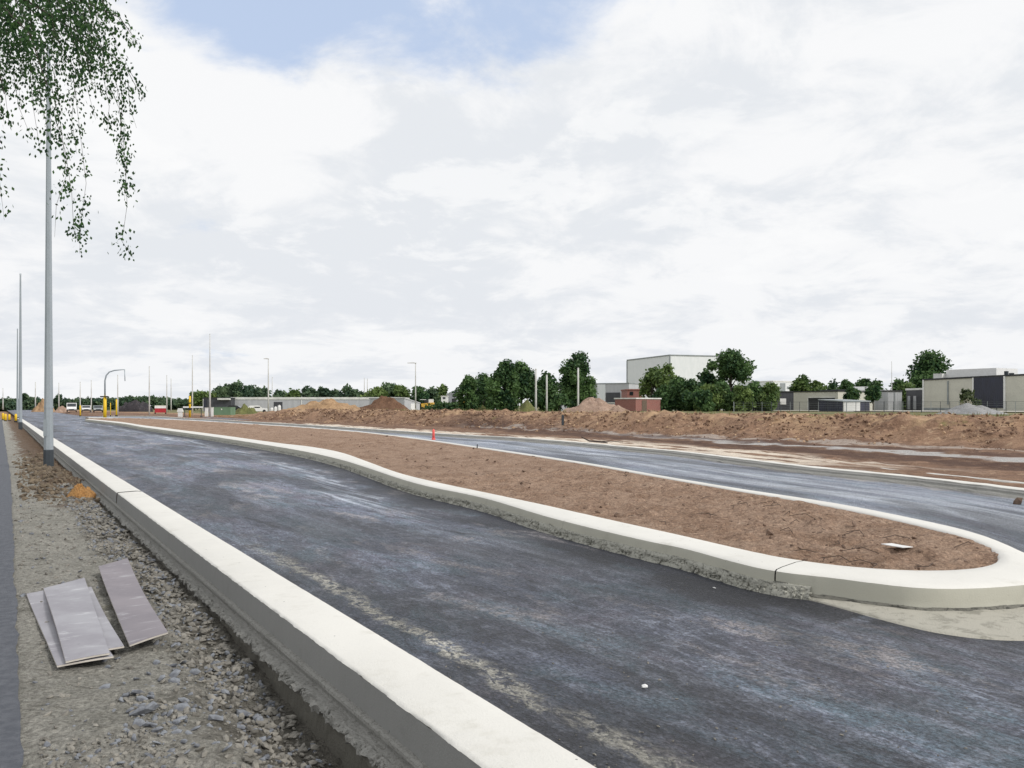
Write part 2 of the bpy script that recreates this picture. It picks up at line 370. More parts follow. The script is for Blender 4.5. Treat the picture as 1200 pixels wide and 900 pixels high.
MT['island'] = mat_soil('island_soil', [(.300, .198, .138), (.40, .280, .205), (.165, .102, .072), (.50, .37, .28)], 1.6, 1.0, None, 9)
MT['verge'] = mat_soil('verge_sand', [(.31, .30, .265), (.39, .375, .335), (.19, .182, .155), (.50, .48, .44)], 1.6, 1.0, verge_extra, 14)
MT['path'] = plain('path_asphalt', (.075, .082, .098), (.115, .122, .14), 14, .75, .7, 60, 'pos')
MT['stone'] = plain('crushed_stone', (.26, .245, .215), (.115, .108, .095), 9, .85, .3, 30, 'pos')
MT['stone_blue'] = plain('blue_stone', (.23, .245, .27), (.095, .10, .115), 14, .75, .4, 25, 'obj')
MT['board'] = plain('grey_board', (.265, .245, .275), (.36, .345, .365), 3.0, .55, .15, 15, 'obj', (.5, 2.2, 1), spec=.35)
def mat_board(name, c, c2, wear):
    m, nt, b = newmat(name); v = coords(nt, 'obj'); r_ = node(nt, 'ShaderNodeMapping', {'Vector': v, 'Rotation': (0, 0, -.57)}).outputs[0]
    col = MIX(nt, MR(nt, NOI(nt, r_, 1.6, 5, .6), .35, .65), c, c2)
    col = MIX(nt, MR(nt, NOI(nt, STR(nt, r_, (1.3, 5, 1)), 1.8, 8, .7, .5), .55, .66, 0, wear), col, (.50, .50, .52))
    col = MIX(nt, MR(nt, NOI(nt, r_, 7, 5, .7), .62, .72, 0, .5), col, tuple(x*.5 for x in c))
    setc(nt, b, 'Base Color', col); b.inputs['Roughness'].default_value = .6; bump(nt, b, NOI(nt, v, 20, 4), .15, .004); return m
MT['board'] = mat_board('grey_board', (.25, .24, .265), (.33, .325, .35), .8)
MT['board_dark'] = mat_board('mauve_board', (.19, .17, .188), (.24, .215, .232), .5)
MT['board_side'] = plain('board_edge', (.55, .51, .46), None, 5, .8)
MT['galv'] = plain('galvanised_steel', (.36, .40, .43), (.30, .34, .37), 3, .42, .05, 40, 'obj', (1, 1, .2), metal=.25)
MT['bitumen'] = plain('bitumen_coating', (.045, .055, .065), None, 6, .55, .2, 30)
MT['whitepole'] = plain('pale_pole', (.60, .60, .58), (.5, .5, .48), 2, .6)
MT['yellow'] = plain('yellow_paint', (.80, .52, .02), (.7, .45, .02), 2, .5)
MT['digger'] = plain('digger_yellow', (.70, .42, .06), (.6, .36, .06), 2, .5)
MT['black'] = plain('dark_rubber', (.022, .022, .024), None, 3, .7)
MT['white'] = plain('white_paint', (.78, .78, .77), (.7, .7, .69), 2, .5)
MT['red'] = plain('red_paint', (.42, .025, .035), (.35, .02, .03), 2, .5)
MT['pink'] = plain('faded_red_plastic', (.85, .13, .12), (.75, .12, .10), 2, .5)
MT['glass'] = mat_glass('dark_glass')
MT['lens'] = plain('lamp_lens', (.6, .6, .58), None, 2, .3)
MT['darkwall'] = ribbed('dark_cladding', (.055, .058, .068), (.04, .042, .05), 1.2, 'x')
MT['greywall'] = ribbed('grey_cladding', (.47, .48, .50), (.41, .42, .44), 1.0, 'x')
MT['hall'] = ribbed('white_hall_cladding', (.76, .78, .79), (.70, .73, .74), .55, 'x', .5, .35)
MT['hall_trim'] = plain('hall_trim', (.30, .33, .34), None, 1, .5)
MT['beige'] = plain('beige_render', (.58, .57, .50), (.52, .51, .45), .5, .8, .1, 8)
MT['trim'] = plain('pale_trim', (.78, .78, .75), None, 1, .6)
MT['roofdark'] = plain('dark_roofing', (.04, .042, .045), None, 1, .7)
MT['navy'] = ribbed('navy_panel', (.028, .032, .055), (.022, .024, .038), .9, 'x', .45)
MT['brick'] = mat_brick('red_brick')
MT['green'] = ribbed('green_container', (.14, .24, .15), (.11, .2, .12), 2.2, 'x')
MT['bark'] = plain('bark', (.075, .06, .05), (.04, .033, .028), 3, .9, .8, 8, 'obj', (1, 1, .3))
MT['birch'] = plain('birch_bark', (.55, .53, .5), (.08, .075, .07), 3, .8, .4, 10, 'obj', (1, 1, 3))
MT['leaf'] = mat_leaf('leaf_oak', (.024, .066, .028), (.125, .215, .070))
MT['leaf_far'] = mat_leaf('leaf_far', (.036, .078, .048), (.140, .205, .105))  # paler than the oak leaves, distance haze put into the colour
MT['leaf_light'] = mat_leaf('leaf_light', (.055, .105, .030), (.21, .29, .09))
MT['leaf_flower'] = mat_leaf('leaf_flower', (.04, .06, .03), (.14, .17, .07), (.65, .63, .52))
MT['leaf_birch'] = mat_leaf('leaf_birch', (.014, .048, .022), (.075, .160, .042), None, .45)
MT['sandheap'] = mat_soil('sand_heap', [(.29, .185, .105), (.40, .265, .155), (.17, .10, .06), (.48, .35, .22)], .5, .9, None, 2.5)
MT['brownheap'] = mat_soil('brown_heap', [(.125, .07, .045), (.17, .098, .062), (.08, .045, .032), (.22, .135, .085)], .5, .9, None, 2.5)
MT['rubbleheap'] = mat_soil('rubble_heap', [(.30, .21, .16), (.38, .27, .21), (.17, .11, .085), (.46, .36, .29)], .9, 1.0, None, 3)
MT['greyheap'] = mat_soil('gravel_heap', [(.26, .26, .26), (.31, .31, .31), (.19, .19, .19), (.36, .36, .36)], .6, .9, None, 4)
MT['darkheap'] = mat_soil('dark_spoil', [(.045, .042, .048), (.07, .062, .068), (.03, .03, .033), (.10, .09, .09)], .3, .9, None, 2)
MT['weedheap'] = mat_soil('weed_heap', [(.11, .12, .05), (.15, .16, .06), (.14, .10, .06), (.2, .2, .1)], .7, .9, None, 3)
MT['orangesand'] = mat_soil('orange_sand', [(.42, .215, .075), (.50, .28, .115), (.28, .13, .05), (.54, .34, .17)], 5, .8, None, 22)
MT['yard'] = plain('pale_yard', (.50, .47, .41), (.42, .40, .35), .3, .9, .2, 3, 'pos')
MT['bankdark'] = plain('dark_clod', (.185, .115, .078), (.135, .082, .057), 2, .95, 0, 1, 'pos')
MT['bankmid'] = plain('brown_clod', (.26, .165, .105), (.17, .105, .07), 2, .95, 0, 1, 'pos')
MT['banksand'] = plain('sandy_clod', (.50, .35, .225), (.40, .27, .17), 2, .95, 0, 1, 'pos')
MT['twig'] = plain('dry_twig', (.07, .05, .04), None, 5, .9)
MT['clod'] = plain('soil_clod', (.22, .15, .11), (.12, .08, .058), 8, .95, .5, 20, 'pos')
MT['earth'] = plain('brown_earth', (.185, .145, .10), (.085, .066, .048), 3, .95, .5, 20, 'pos')
MT['brownwood'] = plain('weathered_wood', (.16, .12, .09), None, 5, .85)

# ------------------------------------------------------------------ surveyed lines
ZK = .2
far_pts = [(120, 487.2), (175, 487.6), (214, 489.8), (260, 492.0), (297, 494.3), (350, 497.3), (420, 501.8), (533, 509), (600, 512.5), (667, 517.5), (733, 523.5), (800, 529.5), (933, 545.5), (1067, 558.5), (1200, 574), (1420, 602)]
far_line = smooth_line([gp(x, y, .14) for x, y in far_pts], .3)
near_out = [(100, 491.6), (142, 496.7), (167.5, 501.2), (245, 512), (322.5, 524.5), (365, 533), (400, 541.7), (430, 550.5), (467, 562.5), (500, 571.8), (567, 586), (647, 611.5), (750, 637.0), (800, 647.8), (893, 672), (976, 681.8), (1071, 688.5), (1130, 689.5), (1180, 687)]
near_in = [(100, 490.6), (142, 494.5), (167.5, 498.3), (245, 508), (322.5, 518.5), (365, 523.5), (400, 530), (430, 540.5), (466.7, 554), (500, 562.5), (566.7, 576.7), (647, 593.6), (750, 616.7), (800, 626), (893, 650.5), (976.7, 663.9), (1052, 669.6), (1127.8, 670), (1165, 666)]
isl_far = [(1181.8, 659), (1177, 648.8), (1146.7, 633.7), (1090, 618.6), (976.7, 594), (863, 575), (787.8, 562), (667, 541), (550, 523.3), (480, 513.3), (420, 506.3), (350, 500.6), (297, 497.3), (214, 492.4), (160, 490.5), (104, 489.4)]
isl_far_out = [(1232, 673), (1226, 661), (1200, 648), (1150, 627.5), (1088, 611.8), (980, 590.3), (866, 572.9), (790, 560.3), (668, 539.6), (551, 522.3), (480, 512.5), (420, 505.7), (350, 500.1), (297, 496.9), (214, 492.0), (160, 490.2), (100, 488.9)]
near_out = [(x, y-.26*(y-np.interp(x, [q[0] for q in near_in], [q[1] for q in near_in])) if x < 1000 else y) for x, y in near_out]
NI = np.array([gp(x, y, ZK) for x, y in near_in]); NO = np.array([gp(x, y, ZK-.01) for x, y in near_out])
FI = np.array([gp(x, y, ZK) for x, y in isl_far]); FO = np.array([gp(x, y, ZK-.01) for x, y in isl_far_out])
ring_in = smooth_line(list(map(tuple, NI))+list(map(tuple, FI)), .1)
ring_out = smooth_line(list(map(tuple, NO))+[gp(1219, 682, ZK-.01)]+list(map(tuple, FO)), .1)
near_out_line = smooth_line(list(map(tuple, NO)), .3)
fst = np.array([st(*p) for p in far_line]); o_ = np.argsort(fst[:, 0]); fs_, ft_ = fst[o_, 0], fst[o_, 1]
def tfar(s):
    s = np.asarray(s, float); r = np.interp(s, fs_, ft_)
    r = np.where(s < fs_[0], ft_[0]+(s-fs_[0])*.55, r)
    return np.where(s > fs_[-1], ft_[-1]+(s-fs_[-1])*.0, r)
def npf(X, Y, sc, seed=0.0, o=4):
    X = np.asarray(X, float); out = np.empty(X.size)
    for i, (a, b) in enumerate(zip(np.ravel(X), np.ravel(Y))): out[i] = mn.fractal(Vector((a*sc, b*sc, seed)), 1.0, 2.0, o)
    return out.reshape(X.shape)
def terrain_base(s, t):
    s = np.asarray(s, float); t = np.asarray(t, float); dk = t-tfar(s)
    foot = 36.0-.0816*np.clip(s, 0, 110)
    fade = 1-sm(98, 124, s)
    bank = sm(foot-.8, foot+3.2, t)*1.12*fade
    bank = bank-.28*sm(foot+6, foot+30, t)*fade
    z = np.where(dk > 0, .10-.22*sm(1.5, 5, dk)*fade+bank, -.45)
    z = np.where((dk > 0) & (dk < .35), -.05, z)
    z = np.where(t < -2.2, -.06, z)
    return z, dk, foot, fade
def terrain(X, Y):
    z, *_ = terrain_base(*st(X, Y)); return float(z)

# ------------------------------------------------------------------ ground sheet
def geo(a, b, n): return np.geomspace(a, b, n)
sl = np.r_[-geo(60, 3000, 14)[::-1], np.arange(-50, -2, 4), np.arange(-1, 118, .42), np.arange(119, 170, 3), geo(172, 3500, 26)]
tl = np.r_[-geo(6, 3500, 24)[::-1], np.arange(-5, 13.5, 1.2), np.arange(14, 46, .32), geo(46.5, 3500, 40)]
S, T = np.meshgrid(sl, tl, indexing='ij'); X, Y = S*DX+T*NX, S*DY+T*NY
Z, dk, foot, fade = terrain_base(S, T)
act = (dk > .35) & (S < 175) & (T < 70) & (S > -20)
n1 = np.zeros_like(Z); n2 = np.zeros_like(Z)
n1[act] = npf(X[act], Y[act], .35, 3.0, 4); n2[act] = npf(X[act], Y[act], 1.25, 8.0, 5)
onb = np.clip(1-np.abs(T-(foot+2.5))/6, 0, 1)*fade
Z = Z+np.where(act, n1*(.06+.17*onb)+n2*(.06+.27*onb), 0)*sm(.35, 1.5, dk)
GS, GT, GZ = sl.copy(), tl.copy(), Z.copy()
g = grid('ground', np.stack([X, Y, Z], -1), np.stack([S, T], -1), MT['ground'], {'dk': dk}); tag(g, kind='structure')

# ------------------------------------------------------------------ roads
def dist_to(line, X, Y):
    P = np.stack([X.ravel(), Y.ravel()], 1); out = np.full(len(P), 1e9)
    for i in range(0, len(P), 4000): out[i:i+4000] = np.sqrt(((P[i:i+4000, None]-line[None])**2).sum(-1)).min(1)
    return out.reshape(X.shape)
ro_st = np.array([st(*p) for p in ring_out]); nose_s = ro_st[:, 0].min()
mid = []
for s in np.linspace(nose_s, 90, 200):
    k = np.abs(ro_st[:, 0]-s) < 1.2; mid.append((s, ro_st[k, 1].mean()))
mid = np.array(mid)
sl = np.r_[np.arange(-6, 20, .2), np.arange(20, 60, .6), np.arange(60, 140, 1.5), geo(141, 420, 24)]
tm = np.interp(sl, mid[:, 0], mid[:, 1])
tm = np.where(sl < nose_s+.4, np.maximum(tm, 14-2*0), tm)
tm = np.where(sl < nose_s, np.maximum(tfar(sl)+.1, 8.5), tm)
tm = np.where((sl > 92) & (sl < 132), 24, np.where(sl >= 132, 10.5, tm))
w = np.linspace(0, 1, 46)
S = np.repeat(sl[:, None], 46, 1); T = 1.9+(tm[:, None]-1.9)*w[None]
X, Y = S*DX+T*NX, S*DY+T*NY
r = grid('road', np.stack([X, Y, np.zeros_like(X)], -1), np.stack([S, T-1.97], -1), MT['road'], {'edge': dist_to(near_out_line, X, Y)})
tag(r, kind='structure')
fo = smooth_line(list(map(tuple, FO[1:]))[::-1]+[gp(1330, 690, .1), gp(1500, 760, .1)], .3)
fr = smooth_line([gp(x, y, .14) for x, y in far_pts], .3)
A = resample(fo, 240); B = resample(fr, 240)
NA = normals(A); A2 = A-NA*0                               # near edge tucked below the island kerb
w = np.linspace(0, 1, 24)
P = A[:, None]*(1-w)[None, :, None]+B[:, None]*w[None, :, None]
# tuck the sheet a little below both kerbs
dirv = (B-A)/(np.linalg.norm(B-A, axis=1)[:, None]+1e-6)
P[:, 0] -= dirv*.25; P[:, -1] += dirv*.05
u = np.r_[0, np.cumsum(np.hypot(*np.diff((A+B)/2, axis=0).T))]; wid = np.linalg.norm(B-A, axis=1)
UV = np.stack([np.repeat(u[:, None], 24, 1), wid[:, None]*w[None]], -1)
r = grid('second_road', np.concatenate([P, np.full(P.shape[:2]+(1,), .004)], -1), UV, MT['road2'], {'edge': wid[:, None]*(1-w)[None]})
tag(r, kind='structure')
# footpath
sl = np.r_[np.arange(-4, 14, .08), np.arange(14, 110, 1.0)]; tw = np.linspace(-2.1, 0, 8)
S, T = np.meshgrid(sl, tw, indexing='ij'); T = T+.055+.007*np.clip(S, 0, 20)+np.where(T > -.1, .02*npf(S, T*0, .6, 5.0)+.02*npf(S, T*0, 3.1, 5.0), 0)
X, Y = S*DX+T*NX, S*DY+T*NY
r = grid('path', np.stack([X, Y, np.full_like(X, -.005)], -1), np.stack([S, T], -1), MT['path']); tag(r, kind='structure')

# ------------------------------------------------------------------ verge
def verge_z(s, t):
    s = np.asarray(s, float); t = np.asarray(t, float)
    z = -.02-.03*sm(.2, .9, t)-sm(.85, 1.36, t)*(.055+.11*(1-sm(3.5, 8, s)))
    z = z+.20*np.exp(-((s-21.0)/2.6)**2-((t-1.0)/.38)**2)
    z = z+.10*np.exp(-((s-30)/4)**2-((t-.9)/.4)**2)
    return z
sl = np.r_[np.arange(1.0, 9, .028), np.arange(9, 26, .075), np.arange(26, 60, .3), np.arange(60, 116, 1.0)]
tl = np.linspace(.03, 1.56, 60)
S, T = np.meshgrid(sl, tl, indexing='ij'); X, Y = S*DX+T*NX, S*DY+T*NY
Z = verge_z(S, T)+.045*npf(X, Y, 1.1, 1.0, 3)*sm(.1, .5, T)+.026*npf(X, Y, 7.0, 2.0, 5)*(sm(.12, .3, T)*.6+.9*sm(.7, 1.2, T))+.05*npf(X, Y, 2.6, 6.0, 4)*sm(14, 19, S)*sm(.4, .8, T)
VZ = (S, T, Z)
def vz(s, t):
    i = min(np.searchsorted(sl, s), len(sl)-1); j = min(np.searchsorted(tl, t), len(tl)-1); return float(Z[i, j])
VS_, VT_, VZZ = sl.copy(), tl.copy(), Z.copy()
def vz(s, t): return float(VZZ[min(np.searchsorted(VS_, s), len(VS_)-1), min(np.searchsorted(VT_, t), len(VT_)-1)])
r = grid('verge', np.stack([X, Y, Z], -1), np.stack([S, T], -1), MT['verge']); tag(r, kind='structure')

# ------------------------------------------------------------------ stones on the verge
def rock(mb, c, r, rnd, flat=.6):
    t_ = (1+5**.5)/2
    vs = [(-1, t_, 0), (1, t_, 0), (-1, -t_, 0), (1, -t_, 0), (0, -1, t_), (0, 1, t_), (0, -1, -t_), (0, 1, -t_), (t_, 0, -1), (t_, 0, 1), (-t_, 0, -1), (-t_, 0, 1)]
    fs = [(0, 11, 5), (0, 5, 1), (0, 1, 7), (0, 7, 10), (0, 10, 11), (1, 5, 9), (5, 11, 4), (11, 10, 2), (10, 7, 6), (7, 1, 8), (3, 9, 4), (3, 4, 2), (3, 2, 6), (3, 6, 8), (3, 8, 9), (4, 9, 5), (2, 4, 11), (6, 2, 10), (8, 6, 7), (9, 8, 1)]
    a = rnd.uniform(0, 6.28); ca, sa = math.cos(a), math.sin(a); sx, sy, sz = rnd.uniform(.7, 1.4), rnd.uniform(.5, 1.0), rnd.uniform(.35, .8)*flat/.6
    tx, ty = rnd.uniform(-.5, .5), rnd.uniform(-.5, .5); out = []
    for x, y, z in vs:
        k = rnd.uniform(.72, 1.2)/1.9*r; x, y, z = x*k*sx, y*k*sy, z*k*sz
        z += x*tx+y*ty; out.append((c[0]+x*ca-y*sa, c[1]+x*sa+y*ca, c[2]+z))
    mb.add(out, fs)
rnd = random.Random(3)
mb = MB(); mb2 = MB()
k = 0
while k < 13000:
    s = 1.6+17*rnd.random()**1.7; t = rnd.uniform(.16, 1.42)
    dens = .05+.95*float(sm(.82, 1.18, t)) + (.75 if fb(s*1.1, t*2.2, 4) > .15 and s < 5 else 0)
    if rnd.random() > dens: continue
    X_, Y_ = xy(s, t); r_ = rnd.choice([.006, .008, .010, .012, .016, .022])*(.8+s*.04)*(1.25 if t > 1 else 1)
    rock(mb if rnd.random() < .8 else mb2, (X_, Y_, vz(s, t)+r_*.25), r_, rnd); k += 1
o = mb.build('gravel', MT['stone']); tag(o, kind='stuff')
o = mb2.build('chippings', MT['stone_blue']); tag(o, kind='stuff')
mb = MB(); k = 0
while k < 1500:
    s = rnd.gauss(21.5, 4.0); t = rnd.gauss(.95, .33)
    if not (15.5 < s < 40 and .3 < t < 1.45): continue
    X_, Y_ = xy(s, t); r_ = rnd.choice([.012, .018, .025, .035, .06]); rock(mb, (X_, Y_, vz(s, t)+r_*.15), r_, rnd, .8); k += 1
tag(mb.build('earth_clods', MT['earth']), kind='stuff')
k = 0; cells = []
while k < 60:
    x, y = rnd.gauss(205, 52), rnd.gauss(835, 30)
    if not (110 < x < 330 and 760 < y < 897): continue
    X_, Y_ = gp(x, y, -.1); s, t = st(X_, Y_)
    if not .2 < t < 1.3 or any(math.hypot(X_-a, Y_-b) < .05 for a, b in cells): continue
    cells.append((X_, Y_)); mb = MB(); r_ = rnd.choice([.02, .024, .03, .036, .05])
    rock(mb, (0, 0, 0), r_, rnd, .5)
    o = mb.build('stone', MT['stone_blue'], loc=(X_, Y_, vz(s, t)+r_*.2))
    tag(o, 'blue-grey broken stone lying in the gravelly verge near the boards', 'stone', 'broken stones on the verge'); k += 1
# two pale stones further along and the orange sand
def heap(name, label, cat, cx, cy, zb, rx, ry, h, mat, seed, rz=0.0, nr=24, na=64, rough=.4, group=None, sharp=.75, freq=1.2):
    vs = []; c, s = math.cos(rz), math.sin(rz)
    for i in range(nr+1):
        q = i/nr
        for j in range(na):
            a = 2*math.pi*j/na
            rr = q*(1+.22*fb(math.cos(a)*1.3, math.sin(a)*1.3, seed))
            x, y = rx*rr*math.cos(a), ry*rr*math.sin(a)
            z = h*((1-q)**sharp*.75+.25*(math.cos(q*math.pi)*.5+.5))
            z += h*rough*fb(x*freq, y*freq, seed+2, 4)*(1-q)**.5
            if i == nr: z = -.08
            vs.append((x*c-y*s, x*s+y*c, z))
    fs = [(i*na+j, (i+1)*na+j, (i+1)*na+(j+1) % na, i*na+(j+1) % na) for i in range(nr) for j in range(na)]
    m_ = MB(); m_.add(vs, fs); o = m_.build(name, mat, loc=(cx, cy, zb), smooth=True); tag(o, label, cat, group); return o
X_, Y_ = gp(94, 581, -.03); s, t = st(X_, Y_)
heap('sand_clump', 'small lump of orange sand beside the kerb footing in front of the nearest lamp post', 'sand', X_, Y_, vz(s, t)-.02, .27, .24, .30, MT['orangesand'], 4.4, 0, 18, 44, .55, sharp=.35, freq=9)

# ------------------------------------------------------------------ left kerb
L = np.array([xy(s, 1.97+(.0)) for s in np.r_[np.arange(-3, 2, .05), np.arange(2, 8, .014), np.arange(8, 12, .03), np.arange(12, 30, .1), np.arange(30, 104, .5)]])
root = thing('kerb', 'long straight white concrete kerb with exposed grey footing beside the left verge', 'kerb', (0, 0, 0))
gaps = [(17.3, 17.36), (8.9, 8.905)]
sweep(L, [(.02, -.05), (.012, .14), (.0, .18), (-.025, .203), (-.10, .212), (-.25, .208), (-.362, .203), (-.378, .198), (-.384, .19)], [0, 0, .001, .001, .001, .001, .001, .003, .004], False, gaps, 1.0, .002).build('kerb_top', MT['kerb'], root, smooth=True)
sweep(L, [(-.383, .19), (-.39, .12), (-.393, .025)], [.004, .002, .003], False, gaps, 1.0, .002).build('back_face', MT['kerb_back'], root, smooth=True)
sweep(L, [(-.391, .03), (-.410, .028), (-.424, .02), (-.427, .004), (-.417, -.014), (-.414, -.03), (-.425, -.036), (-.455, -.034), (-.478, -.030), (-.500, -.032), (-.516, -.046), (-.512, -.066), (-.488, -.072)],
      [.0, .002, .003, .003, .003, .004, .005, .006, .020, .034, .036, .030, .012], False, (), 2.0).build('footing', MT['footing'], root)
sweep(L, [(-.470, -.060), (-.490, -.072), (-.496, -.10), (-.494, -.15), (-.497, -.20), (-.503, -.34)], [0, .008, .010, .008, .006, 0], False, (), 5.0).build('footing_side', MT['footing_side'], root)
cr = MB(); rc = random.Random(5)
for k in range(800):
    s_ = 1.6+11*rc.random()**1.6; z_ = rc.choice((-.04, -.045, -.05, -.06)); t_ = 1.97-.383-rc.gauss(.105, .012)
    x_, y_ = xy(s_, t_); rock(cr, (x_, y_, z_), rc.choice((.007, .009, .012, .016, .020)), rc, .7)
cr.build('mortar_crumbs', MT['footing'], root)

# ------------------------------------------------------------------ island
root = thing('kerb', 'white concrete kerb round the brown soil island, with a rounded nose', 'kerb', (0, 0, 0))
n = 3200
RI = resample(ring_in, n); RO = resample(ring_out, n)
def near_i(x, y): return int(np.argmin(np.hypot(*(RO-np.array(gp(x, y, .19))).T)))
# match rings by nearest direction: pair points so strips stay square
from mathutils import kdtree
kd = kdtree.KDTree(n)
for i, p in enumerate(RI): kd.insert((p[0], p[1], 0), i)
kd.balance()
pair = []; last = 0
for p in RO:
    c_, i_, d_ = kd.find((p[0], p[1], 0)); last = max(last, i_) if abs(i_-last) < 160 else last; pair.append(last)
IN = RI[np.array(pair)]
ker = np.ones(25)/25
for k in range(2): IN[12:-12, 0] = np.convolve(IN[:, 0], ker, 'valid'); IN[12:-12, 1] = np.convolve(IN[:, 1], ker, 'valid')
dv = RO-IN; ln = np.linalg.norm(dv, axis=1)[:, None]; dv = dv/(ln+1e-6)
ulen = np.r_[0, np.cumsum(np.hypot(*np.diff(RO, axis=0).T))]
crack = near_i(892, 673); skip = [crack]
for q_, wd_ in ((crack, .012), (near_i(645, 611), .004), (near_i(430, 550), .004)):      # narrow joints
    c_ = RO[q_]; e_ = (RO[q_+1]-RO[q_]); e_ /= np.linalg.norm(e_)
    RO[q_+1] = RO[q_]+e_*wd_; IN[q_+1] = IN[q_]+e_*wd_*.8; skip.append(q_)
def ring_strip(name, rows, mat, parent, rough=None, lo=0, hi=n, skip=()):
    m_ = MB(); vs = []; uv = []; k_ = len(rows)
    for i in range(lo, hi):
        for j, (w_, z_, off) in enumerate(rows):
            b_ = IN[i]*(1-w_)+RO[i]*w_+dv[i]*off; r_ = rough[j] if rough else 0
            a = r_*(fb(ulen[i]*7, j*.8, 1.5)+.5*fb(ulen[i]*20, j*1.3, 2.5)) if r_ else 0
            c_ = r_*fb(ulen[i]*8, j*.8, 5.5) if r_ else 0
            vs.append((b_[0]+dv[i, 0]*a, b_[1]+dv[i, 1]*a, z_+c_+.002*fb(ulen[i]*.5, .3, 8))); uv.append((ulen[i], j*.1))
    fs = [((i)*k_+j, i*k_+j+1, (i+1)*k_+j+1, (i+1)*k_+j) for i in range(hi-lo-1) if (i+lo) not in skip for j in range(k_-1)]
    m_.add(vs, fs, uv); return m_.build(name, mat, parent, smooth=True)
ring_strip('kerb_top', [(0, .05, 0), (0, .185, -.002), (.04, .203, 0), (.3, .212, 0), (.8, .206, 0), (.96, .198, 0), (1, .186, 0.0)], MT['kerb'], root, [0, .002, .001, .001, .001, .001, .001], skip=tuple(skip))
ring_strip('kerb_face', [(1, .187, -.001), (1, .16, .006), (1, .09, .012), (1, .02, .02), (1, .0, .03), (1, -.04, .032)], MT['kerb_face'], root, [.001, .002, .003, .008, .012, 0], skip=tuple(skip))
ring_strip('footing', [(1, .100, .010), (1, .098, .024), (1, .088, .036), (1, .075, .046), (1, .055, .052), (1, .030, .058), (1, .012, .075), (1, -.02, .10)], MT['footing_rough'], root, [0, .014, .028, .030, .034, .034, .02, 0], lo=40, hi=int(np.searchsorted(ulen, ulen[crack]+.32)))
cr = MB()
for k in range(2600):
    l_ = ulen[crack]+.25-16*rc.random()**1.3; i = int(np.searchsorted(ulen, l_)); q_ = rc.random()
    o_ = .03+.04*q_+rc.gauss(0, .006); x_, y_ = RO[i]+dv[i]*o_
    rock(cr, (x_, y_, .075-.065*q_), rc.choice((.008, .011, .015, .02, .026)), rc, .7)
cr.build('mortar_crumbs', MT['footing_rough'], root)
# broken mortar line under the nose
ring_strip('broken_mortar', [(1, .046, .012), (1, .044, .034), (1, .036, .046), (1, .026, .052), (1, .004, .06)], MT['footing_dark'], root, [.006, .016, .02, .02, 0], lo=int(np.searchsorted(ulen, ulen[crack]+.30)), hi=int(np.searchsorted(ulen, ulen[crack]+4)))
# mortar apron at the nose
i0 = int(np.searchsorted(ulen, ulen[crack]+.12)); hi = int(np.searchsorted(ulen, ulen[crack]+3.4))
m_ = MB(); vs = []
for i in range(i0, hi):
    l_ = ulen[i]-ulen[crack]; wd = .03+.74*float(sm(.12, 1.5, l_))*(1-.5*float(sm(1.6, 2.7, l_)))+.015*fb(l_*3, 1, 1)
    for j in range(13):
        a = j/12; o_ = .015+wd*a; x_, y_ = RO[i]+dv[i]*o_
        vs.append((x_, y_, .022*(1-a)**.8+.010*fb(x_*6, y_*6, 2)*(1-a)+(.008 if j < 12 else -.02)))
fs = [(i*13+j, i*13+j+1, (i+1)*13+j+1, (i+1)*13+j) for i in range(hi-i0-1) for j in range(12)]
m_.add(vs, fs); m_.build('mortar_apron', MT['apron'], root, smooth=True)
# soil of the island: lofted between the two sides of the inner ring
tip = int(np.argmin(RI[:, 0]+0*RI[:, 1])); half = int(np.argmin(ring_in[:, 0]*DX+ring_in[:, 1]*DY))
A = resample(ring_in[:half+1], 420); B = resample(ring_in[half:][::-1], 420)
# pair by road coordinate so cross lines run straight across
As = np.array([st(*p) for p in A]); Bs = np.array([st(*p) for p in B])
ss = np.r_[np.linspace(max(As[-1, 0], Bs[-1, 0]), 14, 200)[::-1]]
smax = min(As[0, 0], Bs[0, 0]); ss = np.r_[np.linspace(smax, 14, 170), np.linspace(13.95, max(As[:, 0].min(), Bs[:, 0].min())+.002, 420)]
mono = lambda q: np.maximum.accumulate(q)+np.arange(len(q))*1e-7
ta = np.interp(ss, mono(As[::-1, 0]), As[::-1, 1]); tb = np.interp(ss, mono(Bs[::-1, 0]), Bs[::-1, 1])
w = np.linspace(0, 1, 90)
S = np.repeat(ss[:, None], 90, 1); T = (ta-.03)[:, None]*(1-w)[None]+(tb+.03)[:, None]*w[None]
X, Y = S*DX+T*NX, S*DY+T*NY
e = np.minimum(w, 1-w)[None]*np.abs(tb-ta)[:, None]
Zi = .19+.03*sm(0, .8, e)+(.055*npf(X, Y, .9, 12.0, 4)+.035*npf(X, Y, 3.2, 14.0, 4))*sm(0, .4, e)+.030*npf(X, Y, 7, 15.0, 5)*sm(0, .2, e)
g = grid('island_soil', np.stack([X, Y, Zi], -1), np.stack([S, T], -1), MT['island']); tag(g, kind='structure')
ISL = (ss, ta, tb, Zi)
def isl_z(s, t):
    i = int(np.argmin(np.abs(ss-s))); q = (t-ta[i])/(tb[i]-ta[i]+1e-6); return float(Zi[i, int(np.clip(q*89, 0, 89))])
